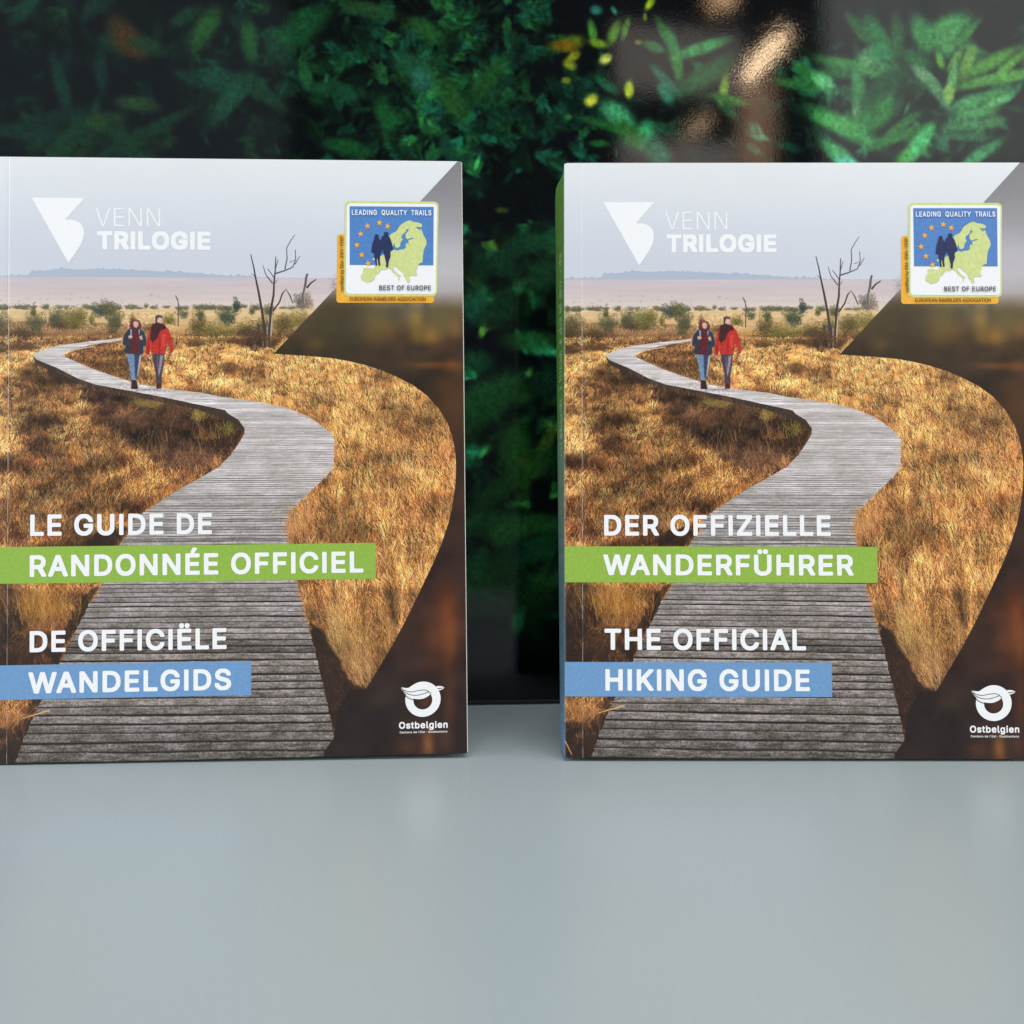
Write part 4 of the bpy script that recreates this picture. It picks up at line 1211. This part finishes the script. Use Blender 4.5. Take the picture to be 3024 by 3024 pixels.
# fine grain of the lacquer and a few faint rubbed streaks
gr = nt.nodes.new('ShaderNodeTexNoise'); gr.inputs['Scale'].default_value = 1100; gr.inputs['Detail'].default_value = 3
nt.links.new(tc.outputs['Object'], gr.inputs['Vector'])
gm = nt.nodes.new('ShaderNodeMapRange'); gm.inputs['From Min'].default_value = .25; gm.inputs['From Max'].default_value = .75; gm.inputs['To Min'].default_value = .93; gm.inputs['To Max'].default_value = 1.07
nt.links.new(gr.outputs['Fac'], gm.inputs['Value'])
mx = nt.nodes.new('ShaderNodeMix'); mx.data_type = 'RGBA'; mx.blend_type = 'MULTIPLY'; mx.inputs[0].default_value = 1
nt.links.new(r.outputs[0], mx.inputs[6]); nt.links.new(gm.outputs[0], mx.inputs[7]); nt.links.new(mx.outputs[2], p.inputs['Base Color'])
ro = nt.nodes.new('ShaderNodeTexNoise'); ro.inputs['Scale'].default_value = 14; ro.inputs['Detail'].default_value = 5
mp2 = nt.nodes.new('ShaderNodeMapping'); mp2.inputs['Scale'].default_value = (1, 3.5, 1); nt.links.new(tc.outputs['Object'], mp2.inputs[0]); nt.links.new(mp2.outputs[0], ro.inputs['Vector'])
rm = nt.nodes.new('ShaderNodeMapRange'); rm.inputs['To Min'].default_value = .27; rm.inputs['To Max'].default_value = .34
nt.links.new(ro.outputs['Fac'], rm.inputs['Value']); nt.links.new(rm.outputs[0], p.inputs['Roughness'])
bump(nt, p, 1600, .12, .0001, 2)
tab = bpy.data.objects.new('table', None); COL.objects.link(tab); tab.location = (0, 0, 0)
tab['label'] = 'pale blue-grey satin table under both guidebooks'; tab['category'] = 'table'
link('table_top', grid_slab('table_top', -.8, .8, -.62, .45, -.025, 0), M_table, tab)

# ------------------------------------------------------------------ glossy printed panel behind
PY, PYAW = 0.1095, 0.080
pc_, ps_ = math.cos(PYAW), math.sin(PYAW)
PN = np.array([ps_, -pc_, 0.0]); PO = np.array([0, PY, 0.0]); PEX = np.array([pc_, ps_, 0.0])
def to_panel(x, y):
    d = CF + CR * ((x - 1512) / FPX) - CU * ((y - 1512) / FPX)
    t = ((PO - CPOS) @ PN) / (d @ PN)
    P = CPOS + d * t
    return (P - PO) @ PEX, P[2]
PX0, PX1, PZ1 = -.42, .42, .52
PS = 2500.0
def paint_panel():
    rng = np.random.default_rng(21)
    W, H = int((PX1 - PX0) * PS), int(PZ1 * PS)
    img = np.zeros((H, W, 3), np.float32)
    img[:] = np.array((6, 9, 12)) / 255.
    img += (fbm(H, W, 8, 12, 4, rng)[..., None] - .45) * np.array((.02, .045, .03))
    def P(x, y):
        a, z = to_panel(x, y)
        return (a - PX0) * PS, (PZ1 - z) * PS
    def leaf(x, y, L, w, ang, col, a=.85):
        cx, cy = P(x, y)
        s = .88
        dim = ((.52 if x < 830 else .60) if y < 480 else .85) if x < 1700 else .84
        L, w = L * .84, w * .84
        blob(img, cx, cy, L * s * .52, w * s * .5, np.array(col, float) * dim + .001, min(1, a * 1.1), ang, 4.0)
    dgr, mgr, teal, lgr = (14, 54, 40), (28, 96, 62), (26, 104, 86), (70, 144, 80)
    # background haze of green over the regions where leaves are
    def cloud(x, y, r, n, cols, l0, l1, a=.5, elong=2.4, angm=None):
        for k in range(n):
            q = rng.normal(0, 1, 2) * np.array(r) * .55
            L = l0 + (l1 - l0) * rng.random()
            c = np.array(cols[rng.integers(len(cols))]) * (.55 + .7 * rng.random())
            an = rng.random() * 3.14 if angm is None else angm + rng.normal() * .5
            c = c * (.35 + .9 * rng.random() ** 2)
            if rng.random() < .34: c = np.array((5, 9, 9)); a = max(a, .75)
            leaf(x + q[0], y + q[1], L, L / (elong * (.7 + .6 * rng.random())), an, c, a * (.6 + .6 * rng.random()))
    small = [dgr, dgr, mgr, (24, 78, 44), teal]
    cloud(1290, 220, (290, 280), 1300, small, 10, 32, .75)
    cloud(1180, 140, (200, 160), 500, [mgr, dgr], 10, 34, .8)
    cloud(1450, 250, (200, 240), 600, small, 10, 28, .75)
    cloud(760, 200, (200, 180), 200, [dgr, (20, 64, 46)], 14, 44, .6)
    cloud(250, 390, (260, 100), 120, [dgr, (22, 70, 54)], 20, 60, .5, 3)
    cloud(120, 60, (160, 100), 90, [dgr, teal], 16, 48, .5)
    cloud(500, 100, (250, 120), 80, [dgr], 16, 48, .4)
    cloud(2000, 350, (330, 140), 200, [dgr, dgr, mgr], 16, 48, .5)
    cloud(2560, 300, (260, 240), 260, [dgr, dgr, mgr], 16, 44, .5, 2.8)
    cloud(2850, 300, (200, 230), 200, [mgr, dgr, dgr], 18, 50, .5, 3, -.6)
    def sprig(x, y, n, L, ang, col, a=.7, bend=.3):
        px_, py_, an = x, y, ang
        for k in range(n):
            st = L * .34
            px_ += math.cos(an) * st; py_ += math.sin(an) * st; an += bend / n
            for sd in (-1, 1):
                la = an + sd * (.75 - .35 * k / n) + rng.normal() * .18
                l = L * (.62 + .38 * math.sin(math.pi * (k + 1) / (n + 1))) * (.8 + .4 * rng.random())
                c = np.array(col) * (.45 + .85 * rng.random())
                leaf(px_ + math.cos(la) * l * .45, py_ + math.sin(la) * l * .45, l, l * (.30 + .1 * rng.random()), la, c, a)
    def sprigs(x, y, rx, ry, n, cols, l0, l1, a=.65, gain=1.0):
        for k in range(n):
            sprig(x + rng.normal() * rx, y + rng.normal() * ry, rng.integers(4, 8), l0 + (l1 - l0) * rng.random(), rng.random() * 6.28,
                  np.array(cols[rng.integers(len(cols))]) * gain * (.5 + .7 * rng.random()), a, rng.normal() * .7)
    bg1 = [(24, 108, 76), (32, 112, 60), (24, 96, 68), (42, 124, 62)]
    sprigs(1180, 150, 150, 100, 60, bg1, 16, 32, .85, 1.12)
    sprigs(1330, 330, 130, 100, 52, bg1, 15, 30, .85, 1.08)
    sprigs(1500, 150, 110, 120, 48, bg1, 16, 32, .85, 1.08)
    sprigs(780, 160, 110, 90, 30, bg1, 20, 36, .6, .9)
    sprigs(560, 330, 160, 70, 16, bg1, 22, 42, .5, .7)
    sprigs(200, 420, 120, 50, 12, bg1, 26, 50, .55, .75)
    sprigs(160, 60, 90, 50, 8, bg1, 24, 44, .5, .8)
    sprigs(1000, 420, 130, 60, 18, bg1, 18, 34, .5, .75)
    sprigs(1750, 400, 130, 60, 18, bg1, 16, 32, .55, .8)
    sprigs(2480, 320, 130, 100, 12, [(44, 122, 74), (36, 104, 60), (50, 130, 90)], 20, 40, .65)
    sprigs(2860, 300, 100, 110, 11, [(58, 134, 78), (64, 140, 84), (44, 112, 74)], 24, 50, .65)
    for k in range(44):
        sprigs(1380 + rng.random() * 270, 640 + rng.random() * 1180, 20, 20, 1, [(34, 110, 62), (40, 112, 50), (26, 98, 64), (62, 112, 40)], 20, 46, .8, 1.6)
    # gap between the books and the hidden part behind them
    for k in range(26):
        cloud(1400 + rng.random() * 240, 700 + rng.random() * 1150, (90, 60), 22, [dgr, mgr, (22, 72, 40), (40, 84, 30)], 24, 78, .42, 2.6)
    for k in range(40):
        cloud(rng.random() * 3024, 700 + rng.random() * 1000, (160, 120), 14, [dgr, mgr], 24, 80, .4, 2.6)
    # single leaves that read clearly (left part)
    f1 = lambda x, y: (x / 1.2778, y / 1.2778)
    for x, y, L, w, an, c in ((100, 20, 70, 26, -.9, (30, 108, 74)), (340, 30, 46, 20, -1, (20, 76, 60)), (455, 130, 66, 40, 1.2, (96, 84, 26)), (500, 160, 56, 34, .9, (132, 72, 30)),
                              (555, 172, 60, 28, .3, (40, 96, 50)), (770, 105, 76, 34, -1.0, (60, 150, 60)), (940, 150, 62, 28, 1.5, (58, 150, 70)), (700, 60, 56, 24, -.6, mgr), (230, 320, 96, 22, 1.3, (22, 92, 70)),
                              (380, 270, 70, 20, 1.5, (18, 74, 62)), (830, 300, 110, 34, .05, (30, 112, 82)), (870, 370, 100, 30, -.95, (34, 122, 82)), (720, 295, 60, 16, .4, (20, 80, 60)), (1000, 360, 84, 22, .6, (26, 96, 56)),
                              (515, 390, 64, 24, .1, (58, 110, 58)), (375, 455, 76, 26, -.2, (52, 104, 44)), (90, 500, 120, 24, .1, (22, 78, 60)), (250, 530, 90, 30, -.9, (26, 90, 50)), (490, 560, 110, 30, .9, (24, 84, 46)),
                              (620, 460, 90, 18, -.5, (24, 84, 52)), (200, 450, 120, 30, -.3, (18, 66, 50)), (1130, 110, 120, 44, -.7, (32, 116, 62)), (1060, 200, 60, 24, .8, mgr), (1600, 110, 60, 30, .5, (50, 130, 60)),
                              (1560, 250, 70, 40, .4, (40, 120, 80)), (1590, 300, 40, 34, 1.2, (60, 150, 120)), (1700, 370, 80, 34, 1.0, (50, 120, 50)), (1840, 300, 90, 34, -.9, (40, 110, 50)), (1260, 340, 110, 24, .1, mgr), (1300, 550, 70, 26, .1, (30, 110, 56)),
                              (1450, 430, 60, 30, 1.2, (34, 120, 60)), (1690, 560, 60, 22, 1.2, (26, 90, 60)), (1390, 35, 80, 26, .2, (50, 110, 60)), (1150, 280, 44, 20, 1.3, (50, 140, 80))):
        leaf(*f1(x, y), L, w, an, c)
    f2 = lambda x, y: (1660 + x / 1.4164, y / 1.4164)
    yl = (186, 206, 44)
    for x, y, L, w, an, c in ((30, 180, 60, 40, -.3, (120, 160, 40)), (10, 190, 60, 30, 0, (150, 120, 24)), (46, 234, 30, 24, -.6, yl), (30, 268, 30, 28, .5, (170, 196, 60)), (180, 245, 30, 26, -.6, (190, 210, 110)), (278, 372, 26, 36, 0, (190, 220, 50)),
                              (120, 418, 30, 30, -.6, (200, 210, 80)), (15, 335, 20, 20, 0, (140, 180, 60)), (25, 487, 16, 16, 0, (60, 130, 80)), (215, 135, 30, 56, .4, (90, 140, 56)), (263, 120, 20, 50, .3, (80, 130, 60)), (125, 130, 24, 50, -.2, (70, 140, 60)), (150, 180, 40, 24, .2, (110, 150, 40)),
                              (365, 14, 30, 20, -1, (150, 190, 40)), (140, 40, 26, 26, 0, (40, 110, 120)), (215, 42, 20, 14, 1, (50, 120, 120)), (345, 70, 12, 18, 0, (110, 130, 50)), (318, 175, 18, 14, 0, (120, 120, 50)),
                              (430, 145, 80, 28, 1.1, (40, 116, 64)), (470, 220, 110, 34, 1.35, (44, 128, 80)), (480, 270, 66, 26, 1.5, (50, 124, 60)), (580, 200, 130, 36, -.35, (56, 150, 96)), (385, 195, 50, 30, .3, (44, 110, 70)),
                              (600, 310, 150, 60, -.6, (26, 88, 54)), (430, 335, 90, 30, .8, (30, 100, 84)), (430, 390, 50, 36, 1, (40, 120, 110)), (675, 370, 26, 70, .2, (110, 150, 50)), (700, 415, 90, 30, .2, (50, 110, 60)), (230, 480, 84, 60, .6, (60, 150, 120)),
                              (340, 565, 50, 60, .3, (50, 150, 110)), (170, 520, 110, 24, .3, (26, 80, 44)), (280, 560, 70, 50, .8, (40, 100, 50)), (155, 598, 40, 20, 0, (24, 90, 50)), (400, 640, 70, 70, .8, (30, 96, 80)),
                              (980, 350, 110, 26, .1, (40, 104, 60)), (1040, 320, 90, 34, .6, (40, 116, 60)), (1090, 335, 50, 44, .6, (100, 190, 150)), (1200, 275, 150, 40, .2, (60, 140, 80)), (1170, 300, 90, 40, 0, (36, 104, 60)), (1280, 240, 56, 60, .9, (84, 150, 116)),
                              (1240, 120, 90, 36, .9, (34, 96, 50)), (1325, 160, 120, 56, 1.0, (34, 116, 72)), (1340, 215, 60, 50, 0, (36, 130, 90)), (1400, 150, 100, 40, 1.5, (30, 90, 50)), (1505, 140, 90, 60, 1.2, (52, 136, 84)), (1610, 120, 120, 74, -.5, (60, 150, 92)),
                              (1690, 140, 90, 24, -.8, (56, 130, 70)), (1480, 250, 70, 50, .5, (30, 104, 60)), (1580, 250, 40, 24, 1.3, (90, 160, 70)), (1640, 250, 60, 22, -1, (90, 150, 80)), (1695, 255, 80, 34, -1.2, (110, 170, 90)), (1790, 260, 150, 40, -.5, (80, 150, 70)),
                              (1870, 270, 90, 26, -.7, (90, 160, 70)), (1800, 330, 190, 32, -.25, (80, 150, 76)), (1870, 320, 110, 26, -.1, (84, 160, 84)), (1780, 400, 130, 34, -.3, (60, 140, 84)), (1630, 340, 30, 110, .2, (90, 160, 110)), (1520, 320, 70, 32, .6, (140, 190, 170)),
                              (1560, 370, 110, 34, .9, (80, 140, 110)), (1615, 390, 30, 40, 0, (130, 180, 100)), (1690, 430, 70, 40, -.4, (70, 150, 110)), (1240, 380, 40, 130, -.1, (60, 140, 96)), (1230, 450, 26, 40, .1, (110, 180, 140)), (1330, 430, 60, 110, .5, (56, 150, 84)),
                              (1310, 480, 90, 70, -.6, (40, 120, 66)), (1180, 530, 180, 56, .45, (56, 150, 90)), (1140, 510, 100, 36, .2, (70, 160, 96)), (1165, 655, 110, 50, .7, (70, 170, 120)), (1190, 676, 50, 30, .3, (80, 190, 200)), (1420, 520, 110, 26, -.6, (44, 110, 60)), (1400, 570, 130, 30, -.4, (40, 116, 60)),
                              (1460, 630, 150, 40, -.85, (60, 150, 66)), (1500, 590, 90, 40, -1, (70, 180, 130)), (1700, 520, 90, 30, -.2, (60, 130, 96)), (1800, 510, 60, 30, -.3, (60, 120, 80)), (1740, 650, 130, 34, -.6, (60, 140, 100)), (1690, 570, 110, 26, 0, (40, 100, 70)), (1340, 360, 150, 60, -.7, (22, 74, 46)),
                              (1610, 160, 60, 80, .2, (70, 150, 96)), (1740, 470, 90, 30, -.2, (70, 150, 100)), (1825, 420, 70, 24, -.4, (90, 170, 120))):
        if w > L: L, w, an = w, L, an + 1.57
        leaf(*f2(x, y), L * .74, w * .60, an, np.array(c) * np.array((1.1, 1.08, .9)), .92)
    f3 = lambda x, y: (1340 + x / 1.05, 460 + y / 1.05)
    for x, y, L, w, an, c in ((220, 270, 70, 30, -.3, (20, 66, 40)), (170, 300, 90, 26, -.7, (18, 60, 36)), (275, 370, 50, 60, .4, (20, 66, 36)), (85, 340, 30, 60, 0, (16, 54, 34)), (60, 465, 40, 50, 0, (24, 92, 64)), (150, 480, 60, 44, -.6, (16, 56, 34)),
                              (240, 575, 90, 34, 0, (26, 80, 36)), (60, 640, 60, 40, 0, (22, 84, 50)), (120, 740, 120, 56, -.5, (30, 86, 44)), (90, 790, 100, 44, -.6, (24, 74, 36)), (185, 905, 50, 90, .1, (30, 84, 34)), (235, 965, 40, 40, 0, (70, 74, 24)), (285, 890, 60, 20, -1, (56, 84, 30)),
                              (190, 1000, 180, 34, -.6, (24, 70, 30)), (120, 1140, 130, 50, 0, (22, 74, 38)), (240, 1140, 110, 30, -.1, (30, 80, 36)), (150, 1170, 50, 50, 0, (34, 90, 40)), (90, 1310, 60, 70, -.4, (26, 84, 40)), (150, 1280, 60, 50, 0, (20, 60, 30)), (140, 1390, 150, 44, -.1, (26, 66, 34)),
                              (200, 1350, 60, 50, .5, (20, 60, 30)), (285, 1320, 50, 30, 0, (30, 74, 36)), (250, 1520, 90, 16, -.1, (24, 40, 26)), (290, 1210, 30, 60, .2, (18, 60, 34)), (280, 700, 50, 34, -.6, (16, 50, 34)), (60, 90, 40, 40, 0, (12, 40, 30)), (148, 168, 20, 10, 0, (60, 80, 30))):
        if w > L: L, w, an = w, L, an + 1.57
        leaf(*f3(x, y), L, w, an, np.array(c) * .85, .75)
    fine = fbm(H, W, 300, 500, 3, rng, .75)[..., None]
    img *= np.clip(1.0 + .7 * (fine - .5), .4, 1.6)
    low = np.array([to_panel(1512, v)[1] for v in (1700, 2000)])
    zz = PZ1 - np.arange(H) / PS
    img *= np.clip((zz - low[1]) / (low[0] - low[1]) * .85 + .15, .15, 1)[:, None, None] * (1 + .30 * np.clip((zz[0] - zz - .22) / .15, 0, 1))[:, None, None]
    img += ((rng.random((H, W, 1)) - .5) * .03 * np.clip(img.mean(2, keepdims=True) * 5, .2, 1)).astype(np.float32)
    return img

panel_im = make_image('foliage_print', paint_panel())
M_panel, nt, p = mat('panel_gloss_print')
t = nt.nodes.new('ShaderNodeTexImage'); t.image = panel_im; t.extension = 'EXTEND'
uv = nt.nodes.new('ShaderNodeUVMap'); nt.links.new(uv.outputs[0], t.inputs[0]); nt.links.new(t.outputs[0], p.inputs['Base Color'])
p.inputs['Roughness'].default_value = .04
# orange-peel lacquer: fine ripples plus slow waviness
tc = nt.nodes.new('ShaderNodeTexCoord')
na = nt.nodes.new('ShaderNodeTexNoise'); na.inputs['Scale'].default_value = 1100; na.inputs['Detail'].default_value = 2.5
nb = nt.nodes.new('ShaderNodeTexNoise'); nb.inputs['Scale'].default_value = 60; nb.inputs['Detail'].default_value = 2
nt.links.new(tc.outputs['Object'], na.inputs['Vector']); nt.links.new(tc.outputs['Object'], nb.inputs['Vector'])
b1 = nt.nodes.new('ShaderNodeBump'); b1.inputs['Strength'].default_value = 1; b1.inputs['Distance'].default_value = .00001
b2 = nt.nodes.new('ShaderNodeBump'); b2.inputs['Strength'].default_value = 1; b2.inputs['Distance'].default_value = .00002
nt.links.new(na.outputs['Fac'], b1.inputs['Height']); nt.links.new(nb.outputs['Fac'], b2.inputs['Height'])
nt.links.new(b1.outputs['Normal'], b2.inputs['Normal']); nt.links.new(b2.outputs['Normal'], p.inputs['Normal'])
M_black = flat_print('black_trim', (22, 22, 24), .35)
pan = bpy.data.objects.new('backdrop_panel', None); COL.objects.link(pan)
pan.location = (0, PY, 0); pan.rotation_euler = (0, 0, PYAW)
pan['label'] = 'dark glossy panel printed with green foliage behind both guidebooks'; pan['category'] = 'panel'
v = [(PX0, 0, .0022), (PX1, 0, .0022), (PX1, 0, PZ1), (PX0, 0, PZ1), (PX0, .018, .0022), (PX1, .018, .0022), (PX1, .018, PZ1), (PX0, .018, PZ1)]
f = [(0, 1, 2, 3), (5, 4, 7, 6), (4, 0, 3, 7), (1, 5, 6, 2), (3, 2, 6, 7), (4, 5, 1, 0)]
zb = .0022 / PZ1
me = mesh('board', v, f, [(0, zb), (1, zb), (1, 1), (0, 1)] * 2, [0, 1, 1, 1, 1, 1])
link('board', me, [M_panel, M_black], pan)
me = grid_slab('bottom_trim', PX0, PX1, -.0008, .017, 0, .0021, .0004)
link('bottom_trim', me, M_black, pan)

# ------------------------------------------------------------------ lamps and lit wall patches of the room mirrored in the lacquer
def mirror_quad(x0, y0, x1, y1, dist, radiance, col, name, spin=0.0, shrink=1.0):
    """area lamp standing where the panel mirrors it to the measured spot of the photograph"""
    pts = []
    for x, y in ((x0, y0), (x1, y1)):
        d = CF + CR * ((x - 1512) / FPX) - CU * ((y - 1512) / FPX)
        t = ((PO - CPOS) @ PN) / (d @ PN)
        P = CPOS + d * t
        r_ = d - 2 * (d @ PN) * PN
        s = (dist - 0) / -r_[1]
        pts.append(P + r_ * s)
    a, c = pts
    ctr = (a + c) / 2
    sx, sz = abs(a[0] - c[0]), abs(a[2] - c[2])
    L = area(name, tuple(ctr), (ctr[0], ctr[1] + 1, ctr[2]), sx * shrink, sz * shrink, radiance, col, spin)
    return L
w32 = 1.5652
def mq(n_, x0, y0, x1, y1, rad, col, dist=2.6, **k): mirror_quad(x0 * w32, y0 * w32, x1 * w32, y1 * w32, dist, rad, col, n_, **k)
mq('room_wall_light', 1160, 45, 1400, 185, 1.6, (1, .88, .80))
mq('room_wall_light', 1170, 262, 1390, 330, 2.0, (1, .82, .78))
mq('room_wall_light', 1555, -80, 1745, 330, 1.5, (.92, .95, .92))
mq('room_wall_light', 1745, -80, 2000, 330, 1.45, (.92, .97, .92), dist=2.7)
mq('warm_lamp', 1386, 95, 1500, 119, 50, (1, .70, .43), dist=2.5, spin=.85)
mq('warm_lamp_lower', 1290, 230, 1344, 246, 12, (1, .66, .40), dist=2.5, spin=.7)
mq('warm_lamp_top', 1340, -30, 1385, 14, 14, (1, .62, .34), dist=2.5)
mq('brown_column_light', 1395, 150, 1460, 320, 3.4, (1, .60, .40), dist=2.55)  # warm area lamp that the panel mirrors as an upright brown column
mq('left_wall_light', -200, -60, 540, 330, .30, (.7, .86, 1.0))
